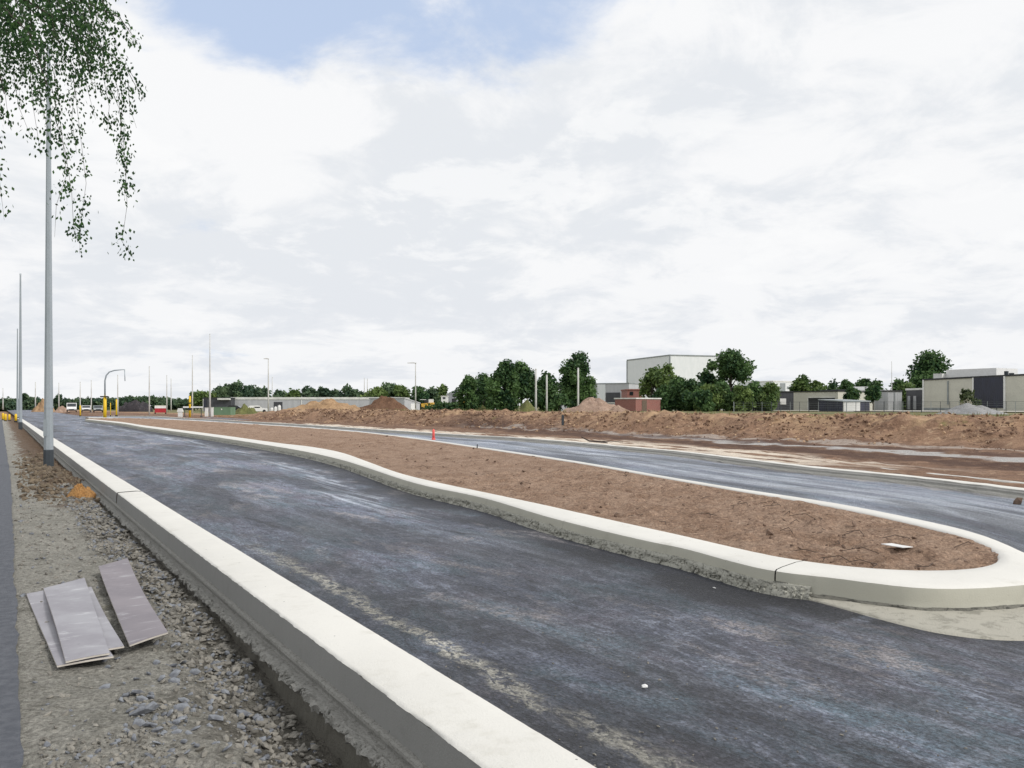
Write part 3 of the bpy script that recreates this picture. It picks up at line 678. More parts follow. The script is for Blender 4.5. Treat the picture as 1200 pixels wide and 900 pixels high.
# clods and twigs
mb = MB(); tw_ = MB(); k = 0
while k < 420:
    x, y = rnd.uniform(250, 1170), rnd.uniform(500, 668); X_, Y_ = gp(x, y, .22); s, t = st(X_, Y_)
    i = int(np.argmin(np.abs(ss-s)))
    if s > smax or not (min(ta[i], tb[i])+.12 < t < max(ta[i], tb[i])-.12): continue
    r_ = rnd.choice([.008, .010, .014, .018, .03])*(1 if Y_ < 14 else 1.7)
    rock(mb, (X_, Y_, isl_z(s, t)+r_*.15), r_, rnd); k += 1
    if k % 9 == 0:
        a = rnd.uniform(0, 3.14); l_ = rnd.uniform(.08, .35); z_ = isl_z(s, t)+.012
        tw_.tube([(X_, Y_, z_), (X_+l_*.5*math.cos(a), Y_+l_*.5*math.sin(a), z_+rnd.uniform(.0, .05)), (X_+l_*math.cos(a+.4), Y_+l_*math.sin(a+.4), z_+.005)], .0035, 5)
tag(mb.build('soil_clods', MT['clod']), kind='stuff'); tag(tw_.build('dry_twigs', MT['twig']), kind='stuff')
X_, Y_ = gp(1051, 642, .24); s, t = st(X_, Y_)
m_ = MB(); m_.prism([(-.14, 0), (.0, .004), (.14, .012), (.14, .018), (.0, .010), (-.14, .006)], 'y', -.06, .06)
o = m_.build('card', MT['white'], loc=(X_, Y_, isl_z(s, t)+.04), rz=-1.3)
tag(o, 'small white rectangular card lying on the island soil near its nose', 'card')
for (x, y, lab) in ((902, 627, 'dark fist-sized clod on the middle of the island soil'), (1001, 615, 'broken clod by the far edge of the island soil left of the white card'), (723, 599, 'dark clod on the island soil near the cracked kerb joint')):
    X_, Y_ = gp(x, y, .23); s, t = st(X_, Y_); m_ = MB(); rock(m_, (0, 0, 0), .05, rnd, .8)
    tag(m_.build('clod', MT['clod'], loc=(X_, Y_, isl_z(s, t)+.025)), lab, 'clod', 'large clods on the island')

# stones on the road
for (x, y, lab) in ((756, 806, 'small white stone lying alone on the dark asphalt in the foreground'), (837, 690, 'white chip of mortar on the asphalt below the cracked kerb'), (545, 813, 'flat pale stone chip on the asphalt close to the white kerb')):
    X_, Y_ = gp(x, y, 0); m_ = MB(); rock(m_, (0, 0, 0), .018, rnd, .7)
    tag(m_.build('stone', MT['white'], loc=(X_, Y_, .008)), lab, 'stone')
mb = MB()
for k in range(420):
    x, y = rnd.uniform(200, 1250), rnd.uniform(600, 905); X_, Y_ = gp(x, y, 0); s, t = st(X_, Y_)
    if t < 2.05 or dist_to(near_out_line, np.array([X_]), np.array([Y_]))[0] < .12: continue
    if s > nose_s and t > np.interp(s, mid[:, 0], mid[:, 1]): continue
    r_ = rnd.choice([.003, .004, .006, .009]); rock(mb, (X_, Y_, r_*.3), r_, rnd)
tag(mb.build('road_grit', MT['stone']), kind='stuff')

bk = [MB(), MB(), MB()]; k = 0
while k < 8000:
    s_ = 6+95*rnd.random()**1.6; f_ = 36.0-.0816*s_; t_ = f_+rnd.gauss(2.6, 2.2)
    if t_ < float(tfar(s_))+.8 or t_ > f_+7 or fb(s_*.22, t_*.4, 6.0) < -.18: continue
    i_ = min(np.searchsorted(GS, s_), len(GS)-1); j_ = min(np.searchsorted(GT, t_), len(GT)-1)
    x_, y_ = xy(s_, t_); r_ = rnd.choice((.02, .025, .03, .04, .05, .075))*(.7+y_*.012)
    q_ = fb(s_*.3, t_*.5, 9.0)+rnd.gauss(0, .25); rock(bk[0 if q_ < -.05 else 1 if q_ < .30 else 2], (x_, y_, float(GZ[i_, j_])+r_*.1), r_, rnd, .75); k += 1
tag(bk[0].build('dark_clods', MT['bankdark']), kind='stuff'); tag(bk[1].build('brown_clods', MT['bankmid']), kind='stuff'); tag(bk[2].build('sandy_clods', MT['banksand']), kind='stuff')
# ------------------------------------------------------------------ far kerb and second kerb
root = thing('kerb', 'pale concrete kerb along the far side of the second carriageway', 'kerb', (0, 0, 0))
sweep(far_line, [(.0, -.05), (.0, .10), (.02, .135), (-.02, .142), (-.24, .142), (-.26, .12), (-.26, -.1)], [0, .01, .012, .006, .012, .012, 0], False, (), 3.0).build('kerb_top', MT['kerb'], root)
sweep(far_line, [(.02, .08), (.07, .05), (.20, .035), (.26, .01), (.27, -.02)], [.0, .015, .02, .02, 0], False, (), 4.0).build('gutter', MT['footing'], root)
sec = smooth_line([gp(x, y, .125) for x, y in ((1030, 548.5), (1067, 552.5), (1133, 559), (1200, 566), (1400, 590))], .2)
sp = sweep(sec, [(.0, -.05), (.0, .10), (-.02, .125), (-.10, .125), (-.12, .10), (-.12, -.1)], [0, .004, .006, .004, .006, 0], True, (), 3.0)
tag(sp.build('kerb', MT['kerb']), 'short second kerb in the soil behind the far kerb at the right edge', 'kerb')

# ------------------------------------------------------------------ boards on the verge
def board(corners, zs, label, bend=0.0, dz=0.0, mat='board'):
    # corners: near-left, near-right, far-right, far-left as frame positions
    P = []
    for (x, y), z_ in zip(corners, zs): X_, Y_ = gp(x, y, z_); P.append(Vector((X_, Y_, z_)))
    c = sum(P, Vector())/4; m_ = MB(); nu, nv = 16, 5; th = .012
    top = []
    for i in range(nu+1):
        for j in range(nv+1):
            a, b = i/nu, j/nv
            p = (P[0]*(1-b)+P[1]*b)*(1-a)+(P[3]*(1-b)+P[2]*b)*a
            p = p-c; p.z += dz+bend*(4*(a-.5)**2-.33)+.008*math.sin(a*5+b*2); top.append(p)
    W = nv+1; vs = top+[p-Vector((0, 0, th)) for p in top]; nT = len(top)
    fs = [(i*W+j, i*W+j+1, (i+1)*W+j+1, (i+1)*W+j) for i in range(nu) for j in range(nv)]
    fb_ = [tuple(nT+k for k in q)[::-1] for q in fs]
    m_.add(vs, fs+fb_)
    root = thing('board', label, 'board', c, 0, 'boards lying on the verge')
    m_.build('sheet', MT[mat], root, smooth=True)
    e = MB()
    rim = [i*W for i in range(nu+1)]+[nu*W+j for j in range(1, W)]+[i*W+nv for i in range(nu-1, -1, -1)]+[j for j in range(nv-1, 0, -1)]
    k_ = len(rim); ev = []
    for q in rim:
        d = Vector((top[q].x, top[q].y, 0)).normalized()*.001
        ev += [top[q]+d+Vector((0, 0, -.0005)), top[q]+d-Vector((0, 0, th-.0005))]
    e.add(ev, [(2*i, 2*((i+1) % k_), 2*((i+1) % k_)+1, 2*i+1) for i in range(k_)]); e.build('board_edge', MT['board_side'], root)
board([(67, 782), (133, 772), (80, 688), (31, 696)], [-.005, -.01, .01, .0], 'grey-mauve board lowest of the left pile, sticking out towards the footpath', .015)
board([(87, 770), (145.5, 759.5), (107, 689), (60, 694)], [.012, -.0, .0, .01], 'pale grey board in the middle of the left pile, sticking out on the right', .01)
board([(77, 773.5), (128.5, 765), (99, 676.5), (51, 687)], [.035, .03, .035, .035], 'pale streaked grey board on top of the left pile', -.012)
board([(152, 759.5), (197, 745.5), (149.5, 657), (115.5, 665)], [.01, .03, .02, .03], 'darker mauve-grey board lying alone on the right, beside the kerb trench', .03, 0, 'board_dark')

# ------------------------------------------------------------------ lamp posts
def lamp_post(x, ybase, Z, ytop, label, r0=.11, r1=.045, door=True, head=None, mat='galv', sleeve=.5, group='lamp posts along the road', zb=None, name='lamp_post', cat='lamp post'):
    X_ = px(x, Z); zb = hz(ybase, Z) if zb is None else zb; h = hz(ytop, Z)-zb
    root = thing(name, label, cat, (X_, Z, zb), 0, group)
    m_ = MB(); m_.tube([(0, 0, sleeve*.9), (0, 0, h*.35), (0, 0, h*.7), (0, 0, h)], [r0, r0*.65+r1*.35, r0*.3+r1*.7, r1], 8 if door else 14); m_.build('shaft', MT[mat], root, smooth=not door)
    if sleeve:
        m_ = MB(); m_.tube([(0, 0, -.15), (0, 0, sleeve-.03), (0, 0, sleeve)], [r0*1.10, r0*1.08, r0*1.03], 8 if door else 14); m_.build('base_sleeve', MT['bitumen'], root, smooth=not door)
    if door:
        m_ = MB(); m_.box(-.02, -r0*.93, 1.05, r0*.9, .02, .42); m_.build('access_door', MT[mat], root)
        m_ = MB(); m_.tube([(0, 0, 1.55), (0, 0, 1.60)], [r0*1.0, r0*1.0], 8); m_.build('collar', MT[mat], root)
    m_ = MB(); m_.tube([(0, 0, h), (0, 0, h+.10)], [r1*1.25, r1*.9], 12); m_.build('cap', MT[mat], root)
    if head:
        m_ = MB(); m_.prism([(-.08*head, h), (.95*head, h+.06), (.95*head, h+.14), (.3*head, h+.2), (-.08*head, h+.14)][::1], 'y', -.14, .14); m_.build('lamp_head', MT[mat], root)
    return root
lamp_post(57, 550, 20.5, 55, 'tall galvanised lamp post nearest the camera, black base, top in birch twigs', .112, .04)
lamp_post(24, 503, 56.5, 322, 'second nearest tall lamp post on the left verge, straight with no lamp head', .115, .05)
lamp_post(20.5, 494, 90, 386, 'third lamp post along the left verge, close behind the second one', .12, .05)
lamp_post(246, 488, 107, 392, 'tall pale lamp post beside the green container', .13, .05, False, None, 'whitepole', 0)
lamp_post(225.5, 487, 138, 417, 'thin lamp post just right of the yellow and black signal post', .12, .06, False, None, 'whitepole', 0)
lamp_post(314.5, 485, 150, 421, 'pale lamp post with a small lamp head left of the white sacks', .15, .08, False, -.9, 'whitepole', 0)
lamp_post(319, 482, 230, 442, 'thin far lamp post right behind the white sacks', .14, .09, False, None, 'whitepole', 0)
lamp_post(487, 483, 150, 426, 'pale lamp post with a short lamp head rising from the soil bank', .13, .08, False, -1.6, 'whitepole', 0, zb=1.0)
for x, yb, Z_, yt, lab in ((3.5, 480, 240, 455, 'farthest thin post at the left edge above the yellow bollards'), (41.5, 479, 250, 448, 'thin far post beside the left sand heap'), (69, 480, 220, 449, 'thin far post just right of the nearest lamp post'), (94, 486, 145, 448, 'thin post with a yellow foot between the white van and a parked car'), (107, 484, 165, 446, 'thin dark post between the two parked cars'), (138, 487, 130, 440, 'thin post wrapped in yellow behind the yellow signal mast'), (175, 487.5, 122, 430, 'pale post with a white box on its foot left of the red and white trailer'), (195.5, 483, 190, 440, 'far thin post just right of the red and white trailer'), (200.5, 483, 210, 444, 'farther thin post right of the red and white trailer'), (427, 478, 260, 443, 'left one of two far thin posts behind the long grey shed'), (430.5, 478, 265, 444, 'right one of two far thin posts behind the long grey shed')):
    lamp_post(x, yb, Z_, yt, lab, .11*max(1, Z_/150), .06*max(1, Z_/150), False, None, 'whitepole', 0, group='thin posts along the far road')
for x, yb, Z_, yt, lab in ((628, 484, 100, 433, 'thick pale bare post in front of the dark oaks'), (640.7, 484, 110, 440, 'thinner pale bare post right of the thick one by the oaks'), (677.5, 484, 100, 432, 'pale bare post rising from behind the rubble heap'), (548, 482, 150, 444, 'pale bare post standing behind the yellow excavator')):
    lamp_post(x, yb, Z_, yt, lab, .125, .11, False, None, 'whitepole', 0, group='bare posts behind the soil bank', zb=terrain(px(x, Z_), Z_)-.1, name='post', cat='post')
lamp_post(1045, 480, 150, 424, 'thin tall mast behind the grey flat-roofed buildings', .10, .04, False, None, 'whitepole', 0, zb=.8, group=None, name='mast', cat='mast')

# signal mast with arm
Z_ = 95; root = thing('signal_mast', 'curved signal mast with yellow lower half on the far tip of the island', 'signal mast', (px(123, Z_), Z_, .1))
def lz(y): return hz(y, Z_)-.1
m_ = MB(); m_.tube([(0, 0, 0), (0, 0, lz(464))], [.19, .17], 14); m_.build('yellow_sleeve', MT['yellow'], root, smooth=True)
m_ = MB(); ax = lambda x: px(x, Z_)-px(123, Z_)
m_.tube([(0, 0, lz(464)), (0, 0, lz(446)), (ax(124.5), 0, lz(440)), (ax(128), 0, lz(436)), (ax(134), 0, lz(434)), (ax(146), 0, lz(433))], [.09, .085, .08, .075, .07, .05], 12); m_.build('arm', MT['galv'], root, smooth=True)
m_ = MB(); m_.tube([(ax(146), 0, lz(433)), (ax(146.5), 0, lz(446.5))], [.05, .05], 8); m_.build('drop_pipe', MT['galv'], root, smooth=True)
m_ = MB(); m_.box(-.32, -.1, lz(465), .28, .3, .12); m_.box(.32, -.1, lz(465), .28, .3, .12); m_.box(0, -.22, lz(464.5), .9, .06, .08); m_.build('bracket', MT['black'], root)
def sleeve_post(x, yb, Z_, yt, label, bands=False, r=.11, grp='yellow posts at the far junction'):
    zb = hz(yb, Z_); h = hz(yt, Z_)-zb; root = thing('yellow_post', label, 'post', (px(x, Z_), Z_, zb), 0, grp)
    m_ = MB(); m_.tube([(0, 0, -.1), (0, 0, h*.97), (0, 0, h)], [r, r*.95, r*.5], 12); m_.build('shaft', MT['yellow'], root, smooth=True)
    if bands:
        for q in ((.30, .42), (.62, .68)): m_ = MB(); m_.tube([(0, 0, h*q[0]), (0, 0, h*q[1])], [r*1.06]*2, 12); m_.build('black_band', MT['black'], root)
    else:
        m_ = MB(); m_.tube([(0, 0, -.1), (0, 0, .06)], [r*1.5, r*1.4], 12); m_.build('foot', MT['black'], root)
sleeve_post(222.5, 488, 100, 464, 'yellow signal post with black bands beside the white barrier', True, .13)
sleeve_post(129.5, 487, 105, 472, 'short yellow post just right of the signal mast', False, .05)
sleeve_post(136.5, 487, 112, 468, 'yellow sleeved post second right of the signal mast', False, .11)
sleeve_post(94, 487.5, 118, 475, 'yellow post at the island tip in front of the parked cars', False, .10)
for x, yb, yt, lab in ((3.5, 492.5, 484, 'yellow bollard with a dark foot leftmost by the footpath end'), (6.5, 493.5, 485, 'yellow bollard second from the left by the footpath end'), (11, 493, 485.5, 'yellow bollard third from the left by the footpath end'), (18.5, 494, 485, 'yellow bollard beside the far lamp posts')):
    Z_ = F*1.62/(yb-HOR); zb = hz(yb, Z_); root = thing('bollard', lab, 'bollard', (px(x, Z_), Z_, zb), 0, 'yellow bollards by the footpath')
    h = hz(yt, Z_)-zb; m_ = MB(); m_.tube([(0, 0, 0), (0, 0, h*.9), (0, 0, h)], [.11, .11, .06], 12); m_.build('shaft', MT['yellow'], root, smooth=True)
    m_ = MB(); m_.tube([(0, 0, -.05), (0, 0, .08)], [.15, .13], 12); m_.build('foot', MT['black'], root)
# red marker, dark stake
X_, Y_ = gp(508, 514, .2); root = thing('marker_post', 'red plastic marker post standing on the far edge of the island', 'marker post', (X_, Y_, .18))
m_ = MB(); m_.tube([(0, 0, 0), (0, 0, .37), (0, 0, .42)], [.055, .05, .02], 12); m_.build('shaft', MT['pink'], root, smooth=True)
m_ = MB(); m_.tube([(0, 0, -.03), (0, 0, .05)], [.085, .07], 12); m_.build('foot', MT['pink'], root)
X_, Y_ = gp(559, 525, .2); m_ = MB(); m_.tube([(0, 0, -.1), (.01, 0, .11), (.012, 0, .13)], [.02, .018, .008], 8)
tag(m_.build('stake', MT['bitumen'], loc=(X_, Y_, .2)), 'small dark stake by the far edge of the island right of the red marker', 'stake')
Z_ = 55; zb = hz(497.5, Z_); root = thing('wooden_post', 'short dark post standing at the foot of the soil bank', 'post', (px(659.5, Z_), Z_, zb))
m_ = MB(); m_.box(0, 0, .28, .16, .16, .66); m_.build('shaft', MT['bitumen'], root); m_ = MB(); m_.box(0, 0, .63, .18, .18, .04, 0, .6); m_.build('cap', MT['bitumen'], root)
# branch on the far kerb
X_, Y_ = gp(697, 519, .15); m_ = MB(); m_.tube([(-.5, .3, .25), (-.2, .1, .1), (.1, -.05, .08), (.45, -.35, .05)], [.02, .03, .03, .02], 6); m_.tube([(.1, -.05, .08), (.6, .05, .1), (1.1, .1, .06)], [.025, .02, .012], 6)
tag(m_.build('fallen_branch', MT['twig'], loc=(X_, Y_, .12)), 'dark dead branch lying across the far kerb', 'branch')
X_, Y_ = gp(1193, 587, .06); m_ = MB(); rock(m_, (0, 0, 0), .1, rnd, .8); tag(m_.build('clod', MT['clod'], loc=(X_, Y_, .05)), 'dark clod on the asphalt at the right edge under the far kerb', 'clod')

# ------------------------------------------------------------------ heaps
def heap_px(label, x0, x1, ytop, Z_, mat, seed, name='soil_heap', cat='heap', dep=.8, **k):
    w_ = (x1-x0)/F*Z_/2; X_ = px((x0+x1)/2, Z_); zb = terrain(X_, Z_)-.05
    return heap(name, label, cat, X_, Z_, zb, w_, w_*dep, (hz(ytop, Z_)-zb)*1.02, mat, seed, **k)
G = 'heaps on the building site'
heap_px('wide sandy soil heap in front of the long grey shed', 322, 440, 468.5, 118, MT['sandheap'], 1.2, group=G, rough=.45, freq=.5)
heap_px('dark brown soil heap right of the sandy heap, in front of the shed', 412, 490, 466.5, 140, MT['brownheap'], 2.7, group=G, rough=.35, freq=.5)
heap_px('pale rubble heap below the brick hut, left peak lower', 656, 736, 466.5, 72, MT['rubbleheap'], 3.1, group=G, rough=.35, dep=.7, freq=.9)
heap_px('small rubble heap at the right end of the pale rubble heap', 708, 742, 474.5, 68, MT['rubbleheap'], 5.1, group=G, rough=.3, freq=1.0)
heap_px('low green weedy heap at the foot of the oaks', 606, 630, 469, 105, MT['weedheap'], 6.2, group=G)
heap_px('grassy mound right of the green container', 272, 305, 475, 135, MT['weedheap'], 7.2, group=G, name='grassy_mound', cat='mound')
heap_px('grey gravel heap in front of the beige building', 1098, 1176, 473.5, 82, MT['greyheap'], 8.3, group=G, name='gravel_heap', rough=.3, freq=.8)
heap_px('far sand heap behind the nearest lamp post', 36, 64, 469, 200, MT['sandheap'], 9.3, group=G, name='sand_heap')
heap_px('small brown heap left of the white van', 63, 82, 476.5, 190, MT['rubbleheap'], 10.3, group=G)
heap_px('dark spoil heap left of the red and white trailer', 138, 178, 469, 190, MT['darkheap'], 11.3, group=G, dep=.4, sharp=.35)
heap_px('small weedy heap behind the excavator', 556, 576, 472.5, 140, MT['weedheap'], 12.3, group=G)

# ------------------------------------------------------------------ vehicles and plant
def van(label, x, Z_, body, rz, L=4.6, W=1.9, Hh=2.0, roof=None, name='van', cat='van', group=None):
    X_ = px(x, Z_); zb = max(terrain(X_, Z_), 0.0)+.02; root = thing(name, label, cat, (X_, Z_, zb), rz, group)
    m_ = MB(); pr = [(-L/2, .35), (L/2-.1, .35), (L/2, .7), (L/2-.25, 1.0), (L/2-1.0, 1.15), (L/2-1.75, Hh-.08), (L/2-2.0, Hh), (-L/2+.15, Hh), (-L/2, Hh-.2)]
    if Hh < 1.7: pr = [(-L/2, .32), (L/2-.1, .3), (L/2, .6), (L/2-.3, .82), (L/2-1.1, .92), (L/2-1.8, Hh-.05), (L/2-2.2, Hh), (-L/2+.7, Hh-.02), (-L/2+.15, .95), (-L/2, .8)]
    m_.prism(pr, 'y', -W/2, W/2); m_.build('body', MT[body], root)
    zl = Hh-.25; zq = 1.2 if Hh > 1.7 else .95
    p1, p2 = ((L/2-1.0, 1.15), (L/2-1.75, Hh-.08)) if Hh > 1.7 else ((L/2-1.1, .92), (L/2-1.8, Hh-.05))
    le = lambda q, o: (p1[0]+(p2[0]-p1[0])*q+o, p1[1]+(p2[1]-p1[1])*q+o*.6)
    m_ = MB(); m_.prism([le(.06, -.02), le(.06, .025), le(.94, .025), le(.94, -.02)], 'y', -W/2+.1, W/2-.1); m_.build('windscreen', MT['glass'], root)
    m_ = MB(); m_.box(L/2-.02, 0, .62, .06, W*.5, .14); m_.build('grille', MT['black'], root)
    m_ = MB(); m_.box(-L/2-.005, 0, (zl+zq)/2, .03, W-.35, max(.25, zl-zq)); m_.build('rear_window', MT['glass'], root)
    for sgn in (-1, 1):
        m_ = MB(); m_.box(L/2-2.2, sgn*(W/2+.004), (zl+zq)/2, 1.1, .012, max(.25, zl-zq)); m_.build('side_window', MT['glass'], root)
        m_ = MB(); m_.box(L/2-.06, sgn*(W/2-.25), .68, .12, .3, .16); m_.build('headlight', MT['lens'], root)
        for xx in (L/2-.85, -L/2+.85):
            m_ = MB(); m_.wheel(xx, sgn*(W/2-.08), .32, .32, .2, 'y'); w__ = m_.build('wheel', MT['black'], root)
    if roof:
        m_ = MB(); m_.box(-.4, 0, Hh+.05, L-1.6, W-.1, .1); m_.box(-.4, 0, Hh*.62, L-1.2, W+.03, .3); m_.build('white_stripe', MT[roof], root)
    m_ = MB(); m_.box(L/2-.02, 0, .42, .12, W-.1, .18); m_.box(-L/2, 0, .45, .1, W-.1, .16); m_.build('bumper', MT['black'], root)
    return root
van('white van facing the camera at the far junction', 84, 178, 'white', math.radians(-62))
van('white car parked just right of the white van', 101, 175, 'white', math.radians(-62), 4.2, 1.75, 1.45, None, 'parked_car', 'car', 'cars at the far junction')
van('silver car with dark windows left of the signal mast', 115, 170, 'hall_trim', math.radians(-62), 4.3, 1.75, 1.45, None, 'parked_car', 'car', 'cars at the far junction')
van('white car parked behind the grassy mound', 302, 165, 'white', math.radians(15), 4.3, 1.75, 1.45, None, 'parked_car', 'car')
van('dark car parked by the shed left of the white one', 277, 185, 'black', math.radians(5), 4.3, 1.75, 1.45, None, 'parked_car', 'car')
Z_ = 142; X_ = px(188, Z_); root = thing('trailer', 'red box trailer with a broad white stripe left of the yellow and black post', 'trailer', (X_, Z_, .1), .4)
m_ = MB(); m_.box(0, 0, .62, 1.8, 1.9, .75); m_.build('body', MT['red'], root)
m_ = MB(); m_.box(0, 0, 1.17, 1.84, 1.94, .35); m_.build('white_stripe', MT['white'], root)
m_ = MB(); m_.box(0, 0, 1.42, 1.8, 1.9, .15); m_.build('roof', MT['beige'], root)
for sx in (-1, 1): m_ = MB(); m_.wheel(sx*.85, .2, .1, .3, .2); m_.build('wheel', MT['black'], root)
m_ = MB(); m_.tube([(0, .9, .3), (0, 1.9, .3)], .05, 8); m_.build('drawbar', MT['bitumen'], root)
# barrier
Z_ = 103; root = thing('road_barrier', 'white horizontal barrier board standing behind the yellow and black post', 'barrier', (px(226, Z_), Z_, .1))
m_ = MB(); m_.box(0, 0, 1.27, 2.5, .05, .2); m_.build('board', MT['white'], root)
for sx in (-1.05, 1.05): m_ = MB(); m_.box(sx, .05, .6, .08, .06, 1.2); m_.box(sx, .05, .05, .1, .7, .1); m_.build('leg', MT['bitumen'], root)
m_ = MB(); m_.box(-1.6, 0, .9, .7, .4, .45, 0, .7); m_.box(-1.6, 0, .35, .5, .3, .7); tag(m_.build('site_sign', MT['trim'], loc=(px(226, Z_), Z_, .1)), 'pale boxy sign on a foot at the left end of the white barrier', 'sign')
# container, sacks, cabinets, beams
Z_ = 125; root = thing('container', 'low green metal container with a white spot behind the tall pale lamp post', 'container', (px(262, Z_), Z_, .05))
m_ = MB(); m_.box(0, 0, .62, 2.9, 2.2, 1.2); m_.build('body', MT['green'], root)
m_ = MB(); m_.box(0, 0, 1.25, 2.96, 2.26, .07); m_.build('lid', MT['green'], root)
m_ = MB(); m_.wheel(.1, -1.12, .95, .1, .03, 'y'); m_.build('disc', MT['white'], root)
for sx in (-1.3, 1.3): m_ = MB(); m_.box(sx, 0, .0, .2, 2.2, .12); m_.build('skid', MT['black'], root)
for x, h, lab in ((318.5, 1.15, 'white upright sack leftmost of the three, beside the lamp post'), (323, 1.3, 'white upright sack in the middle of the three'), (327.3, 1.55, 'tallest white upright sack, rightmost of the three')):
    Z_ = 128; m_ = MB(); m_.tube([(0, 0, 0), (0, 0, .08), (0, 0, h*.85), (.02, 0, h)], [.25, .28, .27, .2], 8); m_.tube([(.02, 0, h), (.04, 0, h+.08)], [.08, .12], 8)
    tag(m_.build('white_sack', MT['white'], loc=(px(x, Z_), Z_, .05)), lab, 'sack', 'white sacks')
for dx_, w_, h, lab in ((-.45, .38, 1.15, 'white cabinet left of the tall pale lamp post'), (.3, .26, 1.2, 'narrow white cabinet right of the tall pale lamp post')):
    Z_ = 109; root = thing('cabinet', lab, 'cabinet', (px(246, Z_)+dx_, Z_, .1), 0, 'white cabinets')
    m_ = MB(); m_.box(0, 0, h/2, w_, .3, h); m_.build('body', MT['white'], root); m_ = MB(); m_.box(0, 0, h+.02, w_+.06, .36, .05); m_.build('lid', MT['trim'], root)
for x0, x1, lab in ((255, 271, 'long pale beam on the ground in front of the green container'), (274, 303, 'longest pale beam on the ground in front of the grassy mound')):
    Z_ = 108; m_ = MB(); w_ = (x1-x0)/F*Z_; m_.box(0, 0, .09, w_, .25, .18); m_.box(-w_*.3, 0, -.02, .15, .5, .08); m_.box(w_*.3, 0, -.02, .15, .5, .08)
    tag(m_.build('beam', MT['sandheap'], loc=(px((x0+x1)/2, Z_), Z_, .12), rz=.05), lab, 'beam', 'beams on the ground')
# dumper
Z_ = 165; X_ = px(501, Z_); root = thing('dumper', 'yellow dumper with a white cab roof behind the soil bank', 'dumper', (X_, Z_, hz(480.5, Z_)))
m_ = MB(); m_.prism([(-1.1, .5), (1.1, .5), (1.3, 1.2), (1.25, 1.55), (-1.2, 1.3)], 'y', -1.0, 1.2); m_.build('body', MT['digger'], root)
m_ = MB(); m_.box(-.2, .2, 1.75, .9, 1.2, .7); m_.build('cab', MT['glass'], root)
m_ = MB(); m_.box(-.9, .1, 2.12, 1.1, 1.5, .1); m_.box(.7, .3, 1.85, .9, 1.3, .7); m_.build('roof', MT['white'], root)
for sx in (-.9, .9):
    for sy in (-.6, .9): m_ = MB(); m_.wheel(sx, sy, .45, .45, .4); m_.build('wheel', MT['black'], root)
# excavator
Z_ = 145; X_ = px(547, Z_); root = thing('excavator', 'yellow tracked excavator with raised dark boom beside the oaks', 'excavator', (X_, Z_, hz(480.5, Z_)))
for sy in (-.8, .8):
    m_ = MB(); m_.prism([(-1.5, .15), (-1.2, 0), (1.2, 0), (1.5, .15), (1.5, .45), (1.2, .6), (-1.2, .6), (-1.5, .45)], 'y', sy-.25, sy+.25); m_.build('track', MT['black'], root)
m_ = MB(); m_.prism([(-1.3, .7), (1.2, .7), (1.6, .9), (1.5, 1.3), (.3, 1.5), (-.2, 1.45), (-1.3, 1.45)], 'y', -1.0, 1.0); m_.build('house', MT['digger'], root)
m_ = MB(); m_.prism([(-1.2, 1.45), (-.1, 1.45), (-.25, 2.35), (-1.1, 2.35)], 'y', -1.0, .0); m_.build('cab', MT['glass'], root)
m_ = MB(); m_.box(-.65, -.5, 2.39, 1.0, 1.0, .08); m_.build('cab_roof', MT['trim'], root)
m_ = MB(); m_.tube([(-1.1, .4, 1.3), (-.9, .4, 3.3), (-1.2, .4, 4.1)], [.2, .22, .14], 6); m_.build('boom', MT['bitumen'], root)
m_ = MB(); m_.tube([(-1.0, .4, 4.2), (-1.9, .4, 3.9), (-2.1, .4, 2.9)], [.12, .15, .1], 6); m_.build('stick', MT['bitumen'], root)
m_ = MB(); m_.prism([(-2.5, 2.9), (-1.9, 3.0), (-1.8, 2.5), (-2.2, 2.2), (-2.6, 2.4)], 'y', .05, .75); m_.build('bucket', MT['black'], root)
m_ = MB(); m_.box(1.75, 0, .4, .12, 1.8, .6); m_.tube([(1.3, 0, .6), (1.75, 0, .4)], .07, 6); m_.build('blade', MT['trim'], root)

